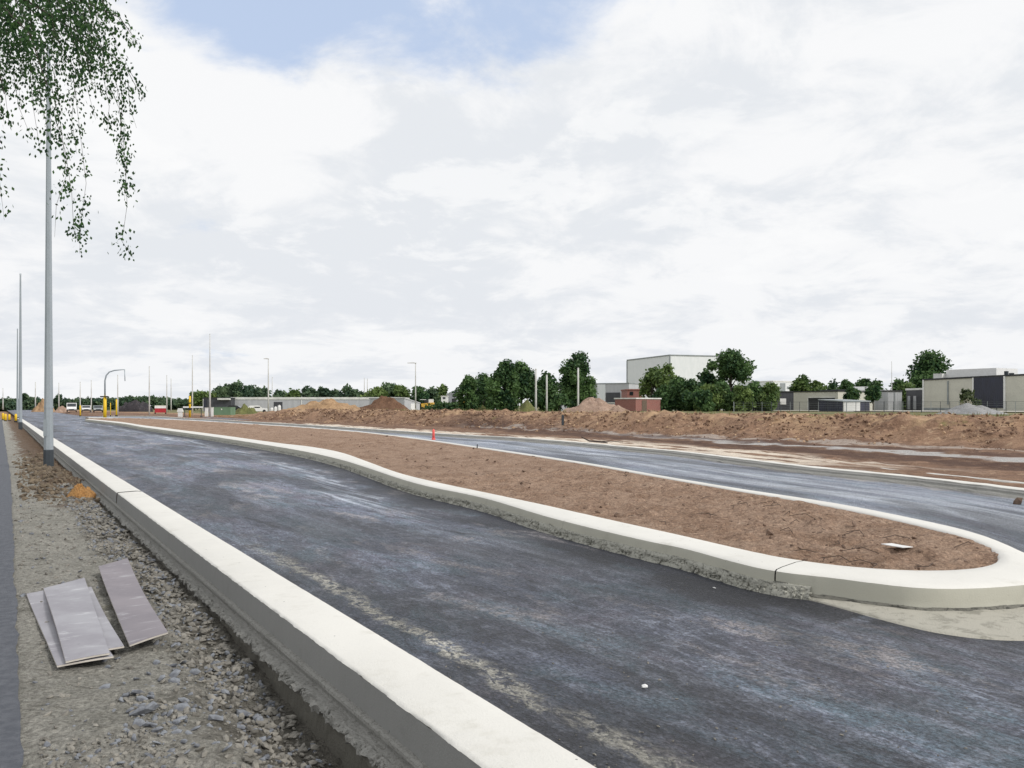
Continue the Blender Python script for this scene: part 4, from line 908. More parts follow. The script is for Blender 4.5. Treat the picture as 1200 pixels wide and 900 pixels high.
# ------------------------------------------------------------------ buildings
def bld(name, label, x0, Z0, x1, Z1, ytop, depth, mat, cat='building', roof='roofdark', parapet=.18, ztop1=None, group=None):
    """front wall from frame column x0 at distance Z0 to x1 at Z1; local x runs along the front, local y goes back"""
    a = Vector((px(x0, Z0), Z0, 0)); b = Vector((px(x1, Z1), Z1, 0)); d = b-a; L = d.length
    zb = min(terrain(a.x, a.y), terrain(b.x, b.y))-.3; h = hz(ytop, Z0)-zb; h1 = h if ztop1 is None else hz(ztop1, Z1)-zb
    root = thing(name, label, cat, (a.x, a.y, zb), math.atan2(d.y, d.x), group)
    m_ = MB(); m_.add([(0, 0, 0), (L, 0, 0), (L, depth, 0), (0, depth, 0), (0, 0, h), (L, 0, h1), (L, depth, h1), (0, depth, h)], [(3, 2, 1, 0), (4, 5, 6, 7), (0, 1, 5, 4), (1, 2, 6, 5), (2, 3, 7, 6), (3, 0, 4, 7)])
    m_.build('wall', MT[mat], root)
    if roof:
        o = .12; q = parapet
        m_ = MB(); m_.add([(-o, -o, h-q), (L+o, -o, h1-q), (L+o, depth+o, h1-q), (-o, depth+o, h-q), (-o, -o, h+.03), (L+o, -o, h1+.03), (L+o, depth+o, h1+.03), (-o, depth+o, h+.03)], [(3, 2, 1, 0), (4, 5, 6, 7), (0, 1, 5, 4), (1, 2, 6, 5), (2, 3, 7, 6), (3, 0, 4, 7)])
        m_.build('roof', MT[roof], root)
    k = L/(x1-x0)
    def pan(pname, xa, xb, ya, yb, pm, t_=.08, par=root):
        Zm = Z0+(Z1-Z0)*((xa+xb)/2-x0)/(x1-x0); za, zc = hz(ya, Zm)-zb, hz(yb, Zm)-zb
        m_ = MB(); m_.box(((xa+xb)/2-x0)*k, -t_/2, (za+zc)/2, (xb-xa)*k, t_, abs(za-zc)); return m_.build(pname, MT[pm], par)
    root['_'] = 0; del root['_']
    return root, pan, L, h
# long shed in the middle
r, pan, L, h = bld('shed', 'long low grey shed with a pale roof edge behind the soil heaps', 271, 205, 470, 205, 465.6, 16, 'greywall', 'shed', 'trim', .55)
pan('door', 321, 331, 471, 482, 'darkwall'); pan('downpipe', 353, 353.6, 467.5, 482, 'trim', .12)
r, pan, L, h = bld('shed', 'dark low shed with a white overhanging roof edge left of the long grey shed', 238, 202, 270.4, 202, 466, 10, 'darkwall', 'shed', 'roofdark', .3)
pan('roof_edge', 256, 270.4, 466.6, 468.6, 'trim', .8); pan('door', 234.6+3.8, 241.5, 469, 482, 'navy', .15); pan('door_frame', 237.6+.5, 238.6, 467.5, 482, 'trim', .2)
r, pan, L, h = bld('shed', 'pale grey lean-to shed at the right end of the long grey shed', 474, 190, 492, 196, 466, 10, 'greywall', 'shed', 'greywall', .2, 472)
pan('door', 481, 486, 473, 482, 'white')
r, pan, L, h = bld('barn', 'grey barn with a plain roof between the dumper and the oaks', 524, 215, 546, 205, 461.2, 12, 'greywall', 'barn', 'greywall', .3)
pan('door', 530, 535, 467, 480, 'roofdark')
r, pan, L, h = bld('site_cabin', 'small white box cabin left of the grey barn', 517, 205, 524, 205, 464, 4, 'white', 'cabin', 'trim', .15); pan('window', 519, 522, 465.5, 467.5, 'glass')
r, pan, L, h = bld('bungalow', 'low grey building half hidden between the oaks', 653, 190, 665, 190, 461, 10, 'greywall', 'building', 'roofdark', .2); pan('window', 656, 660, 465, 470, 'glass')
# white hall
a = Vector((px(735, 278), 278)); b = Vector((px(785, 250), 250)); dr = (b-a).normalized(); pr = Vector((-dr.y, dr.x)); 
root = thing('warehouse', 'large white metal warehouse hall rising above the trees', 'warehouse', (a.x, a.y, -.2), math.atan2(dr.y, dr.x))
Lh = (b-a).length; hh = 15.9; hh2 = 17.3; dep = 24
m_ = MB(); m_.add([(0, 0, 0), (Lh, 0, 0), (Lh, dep, 0), (0, dep, 0), (0, 0, 17.25), (Lh, 0, 17.25), (Lh, dep, 17.25), (0, dep, 17.25)], [(3, 2, 1, 0), (0, 1, 5, 4), (1, 2, 6, 5), (2, 3, 7, 6), (3, 0, 4, 7)])
m_.build('wall', MT['hall'], root)
m_ = MB(); m_.box(Lh/2, dep/2, 17.3, Lh+.3, dep+.3, .35); m_.build('roof', MT['hall_trim'], root)
m_ = MB(); m_.box(Lh+.03, -.03, 8.6, .35, .35, 17); m_.box(-.03, -.03, 8.6, .35, .35, 17); m_.build('corner_trim', MT['hall_trim'], root)
m_ = MB(); m_.box(Lh*.5, -.06, 2.5, 5, .1, 5); m_.build('door', MT['hall_trim'], root)
r, pan, L, h = bld('warehouse', 'light grey low industrial unit with a dark roller door left of the brick hut', 694, 205, 737, 200, 449.3, 18, 'greywall', 'warehouse', 'hall_trim', .2)
pan('wall_panel', 700.5, 709.8, 450.5, 479, 'hall', .12); pan('roller_door', 710.5, 727, 460, 471.5, 'darkwall', .14); pan('door_sill', 710.5, 727, 471.6, 472.4, 'trim', .2)
r, pan, L, h = bld('brick_building', 'dark red brick building with flat roof behind the brick hut', 735, 150, 752, 150, 456, 8, 'brick', 'building', 'brick', .2); pan('window', 738, 742, 459, 463, 'glass')
r, pan, L, h = bld('brick_hut', 'small red brick hut with a concrete roof slab behind the soil bank', 745, 120, 774, 124, 466.3, 4, 'brick', 'hut', 'trim', .16)
pan('door', 752, 757.5, 469, 482, 'brownwood', .05)
r, pan, L, h = bld('office_block', 'distant white office block right of the tall leafy tree', 906, 250, 933, 256, 446.2, 15, 'hall', 'building', 'trim', .3); pan('window', 914, 920, 449, 470, 'hall_trim'); pan('window', 922, 930, 453, 456, 'hall_trim')
r, pan, L, h = bld('dark_shed', 'dark shed with a white door left of the beige garage', 913, 150, 930.5, 150, 458.5, 6, 'darkwall', 'shed', 'roofdark', .2); pan('door', 914, 921, 467, 474, 'white', .12)
r, pan, L, h = bld('garage', 'beige flat-roofed garage with a wide dark opening', 930, 138, 982, 132, 458.8, 12, 'beige', 'garage', 'roofdark', .12)
pan('opening', 948, 978.5, 466.2, 482, 'roofdark', .05); pan('frame', 947.2, 948, 465.6, 482, 'trim', .12); pan('lintel', 947.2, 979.5, 465.4, 466.2, 'trim', .12)  # opening is a dark panel on the wall, painted for its unlit inside
r, pan, L, h = bld('flat', 'narrow dark building with one white window right of the beige garage', 982.5, 140, 991, 140, 456.5, 8, 'darkwall', 'building', 'roofdark', .15); pan('window', 984.5, 988.5, 459.5, 466, 'white')
r, pan, L, h = bld('carport', 'low dark blue shed with a sloping roof in front of the beige garage', 960, 116, 988, 112, 468, 5, 'navy', 'shed', 'hall_trim', .12, 469.8)
r, pan, L, h = bld('garage', 'small pale garage with a white sectional door beside the dark blue shed', 988, 112, 1008, 112, 470.2, 5, 'trim', 'garage', 'hall_trim', .1)
d = pan('sectional_door', 989, 1007.3, 471.6, 482, 'white', .06)
r, pan, L, h = bld('house', 'grey flat-roofed house with white roof box between the garages and the beige building', 990, 150, 1040, 146, 457.5, 12, 'beige', 'house', 'trim', .25)
pan('dark_panel', 1002, 1016, 464, 482, 'roofdark', .06); pan('window', 1007, 1014, 459.3, 463.5, 'glass', .1); pan('pillar', 1036.5, 1039.7, 457.6, 482, 'white', .3)
m_ = MB(); m_.box(L*.32, 4, h+.35, L*.5, 5, .7); m_.build('roof_box', MT['white'], r)
r, pan, L, h = bld('annexe', 'grey vertical-panelled annexe right of the white pillar', 1040.5, 142, 1057, 142, 457.5, 8, 'greywall', 'annexe', 'roofdark', .2); pan('seam', 1048, 1048.4, 459, 482, 'hall_trim'); 
r, pan, L, h = bld('low_wing', 'low dark wing by the trees left of the big beige building', 1062, 145, 1082, 140, 455.5, 8, 'darkwall', 'building', 'trim', .3); pan('window', 1064, 1067, 464, 480, 'greywall'); pan('window', 1071, 1074, 464, 480, 'greywall')
# big beige building on the right
r, pan, L, h = bld('factory', 'big beige factory building with a dark panel at the right edge', 1082, 132, 1225, 116, 444.3, 22, 'beige', 'factory', 'roofdark', .22, 437)
pan('dark_panel', 1146, 1180.5, 441.8, 478, 'navy', .10); pan('white_mullion', 1144.5, 1146, 442.6, 480, 'white', .16); pan('white_mullion', 1180.5, 1182.5, 440.8, 480, 'white', .16); pan('corner_trim', 1081.5, 1083.2, 445.2, 482, 'white', .16)
pan('downpipe', 1113.5, 1115, 446.5, 474, 'hall_trim', .14); pan('plinth', 1083.4, 1144.2, 478.0, 482, 'hall_trim', .06)
m_ = MB(); m_.box(6, 6, h+.75, 8, 6, 1.5); m_.build('roof_box', MT['white'], r)
m_ = MB(); m_.box(1.2, 5, h+.45, 1.5, 6, .9); m_.build('roof_vent', MT['trim'], r)
m_ = MB(); m_.tube([(11.5, 3, h), (11.5, 3, h+.95)], .3, 10); m_.tube([(12.8, 2, h), (12.8, 2, h+.6)], .35, 10); m_.build('chimney', MT['bitumen'], r)
# yard and fence
m_ = MB(); ya = [(1000, 112), (1060, 105), (1230, 96), (1230, 112), (1120, 122), (1000, 130)]
def sheet(name, pts, mat, dz):
    c = [(px(x, z), z) for x, z in pts]; m_ = MB(); m_.add([(a, b, terrain(a, b)+dz) for a, b in c], [tuple(range(len(c)))]); o = m_.build(name, MT[mat]); tag(o, kind='structure')
sheet('yard', ya, 'yard', .10)
sheet('sand_yard', [(905, 118), (960, 112), (960, 122), (905, 128)], 'yard', .12)
fx = [860+11*i for i in range(32)]
def fz(x): return 108-(x-860)*.045
root = thing('fence', 'thin grey wire fence with posts in front of the industrial yards', 'fence', (px(860, 108), 108, terrain(px(860, 108), 108)))
bx, by, bz = root.location
tops = []
for i, x in enumerate(fx):
    Zf = fz(x); X_ = px(x, Zf); zt = terrain(X_, Zf); m_ = MB(); m_.tube([(X_-bx, Zf-by, zt-bz-.1), (X_-bx, Zf-by, zt-bz+1.35)], .03 if i % 4 else .05, 6); m_.build('post', MT['bitumen' if i % 3 else 'hall_trim'], root)
    tops.append((X_-bx, Zf-by, zt-bz))
m_ = MB()
for hh_ in (1.3, ): m_.tube([(a, b, c+hh_) for a, b, c in tops], .016, 5)
m_.build('rail', MT['bitumen'], root)
m_ = MB()
for hh_ in (.25, .55, .85, 1.1): m_.tube([(a, b, c+hh_) for a, b, c in tops], .006, 4)
m_.build('wire', MT['hall_trim'], root)

# ------------------------------------------------------------------ trees
def crown(name, root, cx, cy, z0, z1, w, n, leaf, seed, size, nl=16, dens=.55, bush=False):
    g_ = np.random.default_rng(seed); h = z1-z0
    th = g_.uniform(0, 2*np.pi, nl); zz = g_.beta(1.15, 1.25, nl); 
    env = np.clip(1-np.abs(zz-.38)**1.8*2.0, .12, 1) if not bush else np.sqrt(np.clip(1-zz**2*.8, .1, 1))
    rr = w*.5*env*np.sqrt(g_.uniform(.05, 1, nl))*.80
    L_ = np.stack([rr*np.cos(th), rr*np.sin(th), z0+h*(.08+.86*zz)], 1); L_[0] = (0, 0, z1-w*.14); 
    R = w*g_.uniform(.12, .25, nl); R[0] = w*.14; L_[:, 2] = np.clip(L_[:, 2], z0+R*.5, z1-R*.75)
    wt = R**2; wt /= wt.sum(); k = g_.choice(nl, n, p=wt)
    d = g_.normal(size=(n, 3)); d /= np.linalg.norm(d, axis=1)[:, None]
    q = g_.uniform(0, 1, n)**.45; ctr = L_[k]+d*(R[k]*q)[:, None]*np.array([1, 1, min(1.1, max(.55, h/w))])
    ctr += g_.normal(size=(n, 3))*size*.5
    ctr[:, 2] = np.maximum(ctr[:, 2], z0*.5)
    nr = d*.6+g_.normal(size=(n, 3))*.7+np.array([0, 0, .35]); nr /= np.linalg.norm(nr, axis=1)[:, None]
    a = np.cross(nr, g_.normal(size=(n, 3))); a /= np.linalg.norm(a, axis=1)[:, None]; b = np.cross(nr, a)
    sz = size*g_.uniform(.5, 1.25, n)
    var = np.clip(.45+.26*g_.normal(size=nl)[k]+.2*g_.normal(size=n), 0, 1)
    quads(name, ctr, a*sz[:, None], b*(sz*.62)[:, None], var, MT[leaf], root)
    return L_
tid = [100]
def tree(label, x, hw, ytop, Z_, leaf='leaf', n=2600, name='tree', cat='tree', clear=.16, group=None, sz=None, nl=16, ybot=None, bark='bark'):
    tid[0] += 1; X_ = px(x, Z_); zb = terrain(X_, Z_)-.1; h = hz(ytop, Z_)-zb; w = 2*hw/F*Z_*1.12; n = int(n*1.45)
    root = thing(name, label, cat, (X_, Z_, zb), 0, group); sd = tid[0]
    z0 = h*clear if ybot is None else hz(ybot, Z_)-zb
    L_ = crown('crown', root, 0, 0, z0, h, w, n, leaf, sd, sz or Z_*.0023, nl, bush=(clear == 0 and h < w*.8) or name == 'hedge_tree')
    r0 = max(.06, h*.022); m_ = MB(); rn = random.Random(sd)
    m_.tube([(0, 0, -.2), (.02*h*rn.uniform(-1, 1), 0, h*.3), (.03*h*rn.uniform(-1, 1), .02*h, h*.62), (0, 0, h*.86)], [r0*1.25, r0, r0*.6, r0*.15], 8)
    for q in L_[:9]:
        z_ = max(.1*h, q[2]*.55); m_.tube([(0, 0, z_), (q[0]*.5, q[1]*.5, (z_+q[2])/2+.03*h), tuple(q)], [r0*.45, r0*.3, r0*.08], 5)
    m_.build('trunk', MT[bark], root, smooth=True)
    return root
FG = 'far row of trees on the left horizon'
for x, hw, yt, Z_, lab in ((4, 12, 466, 270, 'dark far tree at the left edge above the yellow bollards'), (17, 9, 467, 285, 'far tree just left of the second lamp post'), (29, 4, 463.5, 290, 'narrow upright far tree right of the second lamp post'), (40, 10, 466, 280, 'far bushy tree behind the left sand heap'), (69, 3.2, 464.5, 240, 'narrow dark column tree right of the nearest lamp post'), (84, 14, 466, 300, 'broad far tree behind the white van'), (97, 7, 468, 285, 'far tree right behind the white car'), (108, 9, 467, 300, 'far tree above the two parked cars'), (119, 9, 467, 290, 'far tree behind the signal mast'), (133, 9, 466.5, 285, 'far tree just right of the signal mast'), (147, 12, 464.5, 270, 'tallest of the far trees behind the dark spoil heap'), (161, 11, 464, 275, 'round far tree behind the dark spoil heap, right half'), (175, 10, 464.5, 280, 'far tree behind the post with the white box'), (189, 10, 466, 285, 'far tree behind the red and white trailer'), (203, 11, 467, 270, 'far tree right of the red and white trailer'), (219, 10, 468, 265, 'far low tree behind the yellow and black post'), (54, 9, 468, 300, 'far tree behind the foot of the nearest lamp post')):
    tree(lab, x, hw*1.3, yt, Z_, 'leaf_far', 1500, 'far_tree', 'tree', .0, FG, nl=12)
MG = 'trees behind the sheds'
for x, hw, yt, Z_, lf, lab in ((239, 11, 458, 225, 'leaf_light', 'pale loose tree left of the dark low shed'), (256, 9, 453, 230, 'leaf_far', 'thin tree behind the roof of the dark shed'), (266, 10, 451, 240, 'leaf_far', 'loose tree left of the tallest one behind the sheds'), (278, 14, 448, 235, 'leaf_far', 'tallest loose tree behind the long shed'), (294, 11, 452, 235, 'leaf_far', 'tree right of the tallest one behind the long shed'), (308, 8, 455, 240, 'leaf_far', 'small tree behind the pale lamp post with a head'), (326, 10, 457, 245, 'leaf_far', 'dark round tree behind the white sacks'), (347, 11, 457, 240, 'leaf_light', 'pale green round tree behind the long shed'), (361, 9, 455.5, 235, 'leaf_far', 'dark dome-shaped tree behind the long shed'), (379, 8, 456, 245, 'leaf_far', 'low tree behind the sandy heap'), (393, 9, 457.5, 245, 'leaf_far', 'low bushy tree above the sandy heap peak'), (406, 10, 452.5, 235, 'leaf_far', 'spiky tree behind the dark brown heap, left side'), (422, 8, 459, 245, 'leaf_far', 'low tree beside the two far thin posts'), (441, 12, 453, 230, 'leaf_light', 'broad pale tree right of the two far thin posts'), (456, 13, 450, 235, 'leaf_far', 'round dense tree above the dark brown heap'), (472, 11, 452, 230, 'leaf_light', 'grey-green tree left of the lamp post by the dumper'), (492, 11, 454, 225, 'leaf', 'dark tree behind the yellow dumper'), (506, 8, 456, 230, 'leaf_far', 'small tree right behind the yellow dumper'), (519, 9, 453.5, 230, 'leaf_light', 'loose light tree above the white cabin'), (533, 9, 459, 240, 'leaf_far', 'low tree behind the grey barn')):
    tree(lab, x, hw*1.25, yt, Z_, lf, 1700, 'tree', 'tree', .0, MG, nl=13)
OG = 'dark oaks in the middle distance'
for x, hw, yt, Z_, lab, n_ in ((550, 12, 442, 135, 'dark oak leftmost of the oak group, next to the excavator', 2400), (567, 13, 440, 150, 'dark oak second from the left in the oak group', 2600), (591, 17, 423.5, 135, 'tallest dark oak of the group with a high rounded top', 4200), (611, 18, 427, 140, 'broad dark oak right of the tallest one, behind the thick pale post', 4200), (640, 13, 436, 145, 'shorter round oak at the right end of the group', 2800), (678, 20, 415.5, 128, 'large single dark tree standing apart right of the oak group', 5200)):
    tree(lab, x, hw*1.18, yt, Z_, 'leaf', int(n_*1.2), 'oak_tree', 'tree', .0, OG, nl=24)
tree('low shrub under the large single tree', 655, 14, 462, 122, 'leaf', 1400, 'shrub', 'shrub', .0, 'shrubs', nl=10)
tree('round bush behind the small weedy heap and excavator', 522, 24, 470, 150, 'leaf', 1800, 'shrub', 'shrub', .0, 'shrubs', nl=12)
tree('sparse light-leaved tree left of the white hall corner', 764, 17, 431, 140, 'leaf_light', 1900, 'tree', 'tree', .25, None, nl=14)
tree('spiky sparse tree in front of the white hall corner', 782, 13, 427, 135, 'leaf_light', 900, 'tree', 'tree', .25, None, nl=14)
tree('loose dark tree left of the tallest leafy tree by the hall', 833, 15, 424, 135, 'leaf', 2200, 'tree', 'tree', .30, None, nl=15)
tree('tallest leafy tree with airy crown right of the white hall', 857, 25, 411.5, 130, 'leaf', 4200, 'tree', 'tree', .25, None, nl=24)
HG = 'hedge trees below the white hall'
for x, hw, yt, Z_, lf, lab in ((795, 14, 443, 128, 'leaf', 'hedge tree right of the brick hut'), (779, 11, 452, 126, 'leaf', 'dark hedge bush touching the brick hut'), (813, 14, 445, 124, 'leaf', 'hedge tree second right of the brick hut'), (823, 9, 459, 112, 'leaf', 'lowest hedge bush in front of the loose dark tree'), (832, 13, 450, 120, 'leaf_light', 'lighter hedge bush below the loose dark tree'), (848, 14, 448, 122, 'leaf', 'hedge bush under the tallest leafy tree'), (866, 13, 452, 118, 'leaf_light', 'yellow-green hedge bush right under the tallest leafy tree'), (883, 15, 446, 124, 'leaf', 'hedge tree right of the tallest leafy tree'), (899, 12, 451, 120, 'leaf_light', 'light green hedge tree at the right end of the hedge')):
    tree(lab, x, hw*1.15, yt, Z_, lf, 2600, 'hedge_tree', 'tree', .02, HG, nl=16)
RG = 'trees behind the flat-roofed buildings'
for x, hw, yt, Z_, lf, lab in ((941, 13, 441, 165, 'leaf_light', 'pale sparse tree above the beige garage'), (958, 13, 447, 165, 'leaf_light', 'yellow-green tree behind the beige garage'), (977, 12, 444.5, 175, 'leaf', 'dark tree behind the right end of the beige garage'), (991, 9, 446, 180, 'leaf', 'dark tree with a pointed top behind the dark narrow building'), (1010, 9, 445, 180, 'leaf', 'dark tree above the house with the white roof box'), (1026, 12, 446.5, 175, 'leaf', 'round tree left of the thin tall mast'), (1054, 11, 445, 165, 'leaf', 'tree right of the thin tall mast'), (1064, 13, 449, 150, 'leaf_light', 'olive bushy tree left of the big beige building'), (1094, 27, 414, 165, 'leaf', 'large dark dome-shaped tree behind the big beige building')):
    tree(lab, x, hw*(1.0 if hw > 20 else 1.35), yt, Z_, lf, 5200 if hw > 20 else 1900, 'tree', 'tree', .02, RG, nl=26 if hw > 20 else 14)
tree('small clipped round tree in front of the grey house', 1023, 8.5, 454, 125, 'leaf', 1500, 'tree', 'tree', .42, None, nl=12)
tree('small leafy tree left of the clipped round one', 997, 9, 453, 128, 'leaf', 1300, 'tree', 'tree', .3, None, nl=12)
tree('flowering pale shrub in front of the beige factory wall', 1131, 13, 456, 112, 'leaf_flower', 1700, 'shrub', 'shrub', .0, 'shrubs', nl=13)
# weeds on the crest
wd = []; 
mb = MB()
for k in range(1400):
    s = rnd.uniform(5, 95); f_ = 36.0-.0816*s; t = f_+rnd.uniform(3.2, 9)
    if fb(s*.15, t*.3, 2.2) < .02: continue
    X_, Y_ = xy(s, t); z_ = float(terrain_base(s, t)[0]); h = rnd.uniform(.08, .35)
    for q in range(3):
        a = rnd.uniform(0, 6.28); dx_, dy_ = math.cos(a)*.03, math.sin(a)*.03; lx, ly = rnd.uniform(-.12, .12), rnd.uniform(-.12, .12)
        mb.add([(X_-dx_, Y_-dy_, z_-.05), (X_+dx_, Y_+dy_, z_-.05), (X_+lx, Y_+ly, z_+h)], [(0, 1, 2)])
MT['weed'] = plain('dry_weed', (.17, .17, .06), (.30, .26, .13), .6, .9, 0, 1, 'pos')
tag(mb.build('weeds', MT['weed']), kind='stuff')

# ------------------------------------------------------------------ weeping birch
bx, by, bz = -8.6, 8.3, -.06
root = thing('birch_tree', 'weeping birch reaching in at the top left with long hanging leafy twigs', 'tree', (bx, by, bz))
O = Vector((bx, by, bz)); br = MB(); tr = MB()
tr.tube([Vector(p)-Vector((0, 0, 0)) for p in ((0, 0, -.2), (.1, .05, 2), (.0, .1, 4.5), (.25, 0, 7), (.3, -.1, 9.5), (.2, 0, 11.5))], [.24, .19, .16, .11, .07, .02], 12)
def q3(x, y, Z_): return at(x, y, Z_)-O
boughs = [[(.1, 0, 5.6)]+[q3(*p) for p in ((-60, -70, 8), (40, -45, 7.8), (100, 3, 7.6), (140, 20, 7.5), (160, 48, 7.5))],
          [(.1, 0, 5.0)]+[q3(*p) for p in ((-60, -30, 8.2), (30, 0, 8.1), (95, 40, 8.0), (145, 75, 7.9), (163, 108, 7.9))],
          [(.1, 0, 5.2)]+[q3(*p) for p in ((-60, -40, 8.5), (10, -15, 8.6), (60, 35, 8.6), (90, 85, 8.6))],
          [(.1, 0, 5.0)]+[q3(*p) for p in ((-70, -20, 7.4), (-10, -5, 7.2), (35, 40, 7.1), (55, 100, 7.1))],
          [(.1, 0, 4.8)]+[q3(*p) for p in ((-90, 0, 8), (-40, 20, 7.6), (-5, 70, 7.4), (5, 110, 7.4))]]
for b_ in boughs: br.tube(b_, [.045, .028, .012, .006, .004, .002][:len(b_)], 6)
strands = [([(125, 62), (137, 100), (146, 180), (149, 240), (143, 283), (156, 302)], 8.0, 1.0), ([(140, 75), (143, 120), (141, 160), (148, 200), (146, 235)], 7.9, 1.0), ([(115, 55), (122, 95), (128, 125), (126, 152)], 8.1, 1.1),
           ([(85, 80), (92, 140), (101, 215), (96, 250), (93, 297)], 8.5, .9), ([(60, 100), (72, 150), (78, 205), (66, 240), (64, 278)], 7.2, .9), ([(62, 130), (76, 175), (84, 225), (86, 262), (90, 280)], 7.6, .9),
           ([(50, 60), (57, 110), (60, 170)], 7.1, 1.2), ([(35, 80), (38, 120), (48, 182)], 7.3, 1.0), ([(15, 80), (22, 125), (36, 160)], 7.5, 1.0), ([(-2, 70), (6, 110), (11, 148)], 7.4, 1.0), ([(-6, 120), (-2, 200), (5, 258)], 7.4, .9),
           ([(150, 80), (161, 98), (170, 119)], 7.9, .8), ([(110, 8), (138, 20), (161, 52)], 7.5, .8), ([(70, 0), (100, 25), (132, 62)], 7.7, 1.0), ([(80, 10), (108, 30), (120, 60)], 7.7, 1.0),
           ([(95, 60), (100, 95), (112, 140)], 8.3, .8), ([(88, 100), (84, 140), (90, 180)], 8.3, .8), ([(45, 100), (52, 135), (58, 165)], 7.2, 1.0), ([(128, 100), (140, 128), (142, 152)], 8.0, 1.2), ([(150, 95), (152, 125), (160, 150)], 7.9, .6)]
rn = random.Random(11)
for k in range(125):
    x = rn.uniform(-80, 118); y = rn.uniform(-70, 48)-max(0, x-70)*.25; l_ = rn.uniform(40, 95); dx_ = rn.uniform(6, 34)
    strands.append(([(x, y), (x+dx_*.6, y+l_*.4), (x+dx_, y+l_)], rn.uniform(6.9, 9.0), 1.25))
ctr = []; A_ = []; B_ = []; var = []
def leaf(p, sz):
    d = Vector((rn.gauss(0, .5), rn.gauss(0, .5), -1+rn.gauss(0, .45))).normalized(); n_ = Vector((rn.gauss(0, 1), rn.gauss(0, 1), rn.gauss(0, .6))).normalized()
    s_ = d.cross(n_)
    if s_.length < .1: return
    s_.normalize(); ctr.append(tuple(p+d*sz*.6)); A_.append(tuple(d*sz*.62)); B_.append(tuple(s_*sz*.42)); var.append(min(1, max(0, rn.gauss(.45, .25))))
def strand(pts, dens):
    tot = 0; P_ = []
    for a, b in zip(pts[:-1], pts[1:]):
        n_ = max(2, int((b-a).length/.03))
        for k in range(n_): P_.append(a.lerp(b, k/n_))
    ph = rn.uniform(0, 9)
    for i, p in enumerate(P_):
        gate = .62+1.0*mn.noise(Vector((i*.11, ph, 0)))
        if rn.random() < gate*dens:
            for _ in range(rn.choice((4, 5, 6, 7))): leaf(p+Vector((rn.gauss(0, .04), rn.gauss(0, .04), rn.gauss(0, .03))), rn.uniform(.023, .039))
    br.tube(pts, [.003]+[.002]*(len(pts)-2)+[.001], 4, False)
for b_ in boughs: strand(b_[1:], 1.2)
for p, Z_, dn in strands: strand([q3(x, y, Z_+.15*math.sin(i)) for i, (x, y) in enumerate(p)], dn)
# the rest of the crown, outside the picture
for k in range(16):
    a = math.radians(40+k*19.0); r_ = rn.uniform(2.0, 3.2); z0 = rn.uniform(4.6, 9)
    if math.cos(a)*r_ > .6: continue
    b_ = [Vector((.1, 0, z0)), Vector((r_*.5*math.cos(a), r_*.5*math.sin(a), z0+1.0)), Vector((r_*math.cos(a), r_*math.sin(a), z0+.6)), Vector((r_*1.2*math.cos(a), r_*1.2*math.sin(a), z0-.4))]
    br.tube(b_, [.05, .03, .015, .006], 6)
    for q in range(12):
        w_ = rn.uniform(.3, 1); i = min(2, int(w_*3)); p = b_[i].lerp(b_[i+1], w_*3-i if w_ < 1 else 1)+Vector((rn.gauss(0, .25), rn.gauss(0, .25), 0))
        l_ = rn.uniform(.6, 2.0); strand([p, p+Vector((rn.gauss(0, .1), rn.gauss(0, .1), -l_*.5)), p+Vector((rn.gauss(0, .15), rn.gauss(0, .15), -l_))], .7)
tr.build('trunk', MT['birch'], root, smooth=True); br.build('branches', MT['bark'], root)
quads('leaves', np.array(ctr), np.array(A_), np.array(B_), np.array(var), MT['leaf_birch'], root)

# ------------------------------------------------------------------ sky, sun, camera
sc = bpy.context.scene
SUN = Vector((.72, -.40, .58)).normalized(); el = math.asin(SUN.z); az = math.atan2(SUN.x, SUN.y)
wd = bpy.data.worlds.new('World'); sc.world = wd; wd.use_nodes = True; nt = wd.node_tree
bg = nt.nodes['Background']; bg.inputs['Strength'].default_value = .1
sky = node(nt, 'ShaderNodeTexSky', sky_type='NISHITA', sun_disc=False, sun_elevation=el, sun_rotation=az, altitude=50, air_density=1.0, dust_density=2.0, ozone_density=1.0)
d = node(nt, 'ShaderNodeTexCoord').outputs['Generated']; sp = node(nt, 'ShaderNodeSeparateXYZ', {0: d})
zc = M_(nt, 'ADD', M_(nt, 'MAXIMUM', sp.outputs[2], 0.0), .24)
p = node(nt, 'ShaderNodeCombineXYZ', {0: M_(nt, 'DIVIDE', sp.outputs[0], zc), 1: M_(nt, 'DIVIDE', sp.outputs[1], zc), 2: 3.7}).outputs[0]
cov = NOI(nt, p, 1.7, 9, .56, .35)
fine = NOI(nt, p, 4.2, 8, .6, .4)
gapd = node(nt, 'ShaderNodeVectorMath', {0: STR(nt, d, (.42, 1, 1)), 1: (-.05, .87, .48)}, operation='DISTANCE').outputs['Value']
gap = MR(nt, gapd, .06, .20, .25, -.14)
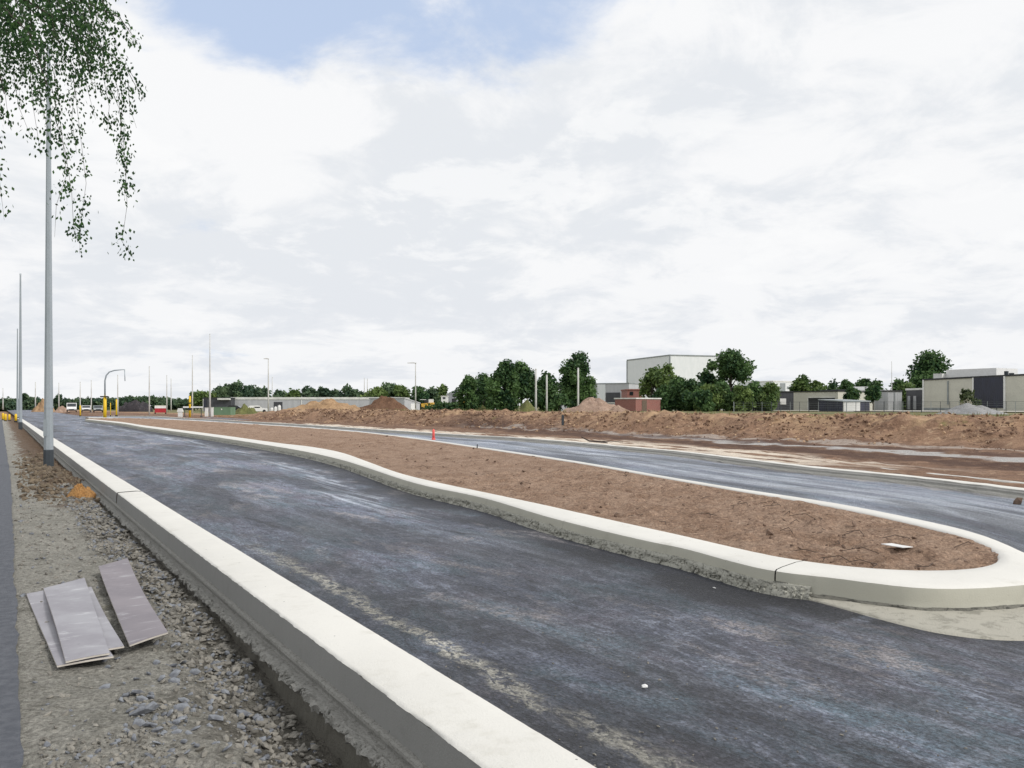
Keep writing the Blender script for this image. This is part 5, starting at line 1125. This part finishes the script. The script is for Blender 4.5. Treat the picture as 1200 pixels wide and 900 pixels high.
gap2 = MR(nt, node(nt, 'ShaderNodeVectorMath', {0: STR(nt, d, (.8, 1, 1.2)), 1: (-.27, .85, .50)}, operation='DISTANCE').outputs['Value'], .03, .15, .17, 0)
c_ = M_(nt, 'SUBTRACT', M_(nt, 'ADD', M_(nt, 'SUBTRACT', cov, gap2), M_(nt, 'MULTIPLY', M_(nt, 'SUBTRACT', fine, .5), .65)), gap)
mask = MR(nt, c_, .20, .46)
lum = NOI(nt, p, 1.2, 10, .60, .45)
lum2 = NOI(nt, STR(nt, p, (1, 1, 1)), 3.0, 10, .62, .5)
lm = M_(nt, 'ADD', M_(nt, 'MULTIPLY', lum, .55), M_(nt, 'MULTIPLY', lum2, .45))
cl = MIX(nt, MR(nt, lm, .43, .54), (7.15, 7.4, 7.75), (8.45, 8.5, 8.6))
puff = node(nt, 'ShaderNodeTexNoise', {'Vector': p, 'Scale': 3.4, 'Detail': 12.0, 'Roughness': .6, 'Distortion': .25}).outputs[0]
cl = MIX(nt, MR(nt, puff, .52, .62, 0, .65), cl, (8.75, 8.78, 8.82))
low = MR(nt, sp.outputs[2], .02, .24, .7, 0)
cl = MIX(nt, M_(nt, 'MULTIPLY', low, MR(nt, lm, .45, .55, 1, .2)), cl, (6.9, 7.15, 7.6))
skyc = MIX(nt, .82, sky.outputs[0], (5.3, 6.35, 8.3))
out = MIX(nt, mask, skyc, cl)
nt.links.new(out, bg.inputs['Color'])
sl_ = bpy.data.lights.new('sun', 'SUN'); sl_.energy = 2.2; sl_.angle = math.radians(10); sl_.color = (1, .96, .90)
so = bpy.data.objects.new('sun', sl_); C.objects.link(so); so.rotation_euler = SUN.to_track_quat('Z', 'Y').to_euler()
cd = bpy.data.cameras.new('camera'); co = bpy.data.objects.new('camera', cd); C.objects.link(co)
co.location = (0, 0, H_EYE); co.rotation_euler = (math.radians(90), 0, 0)
cd.sensor_width = 36; cd.lens = F/1200*36; cd.shift_y = (HOR-450)/1200; cd.clip_start = .05; cd.clip_end = 8000
sc.camera = co
vs_ = sc.view_settings; vs_.view_transform = 'Standard'; vs_.look = 'None'; vs_.exposure = .16; vs_.gamma = 1; vs_.use_curve_mapping = False
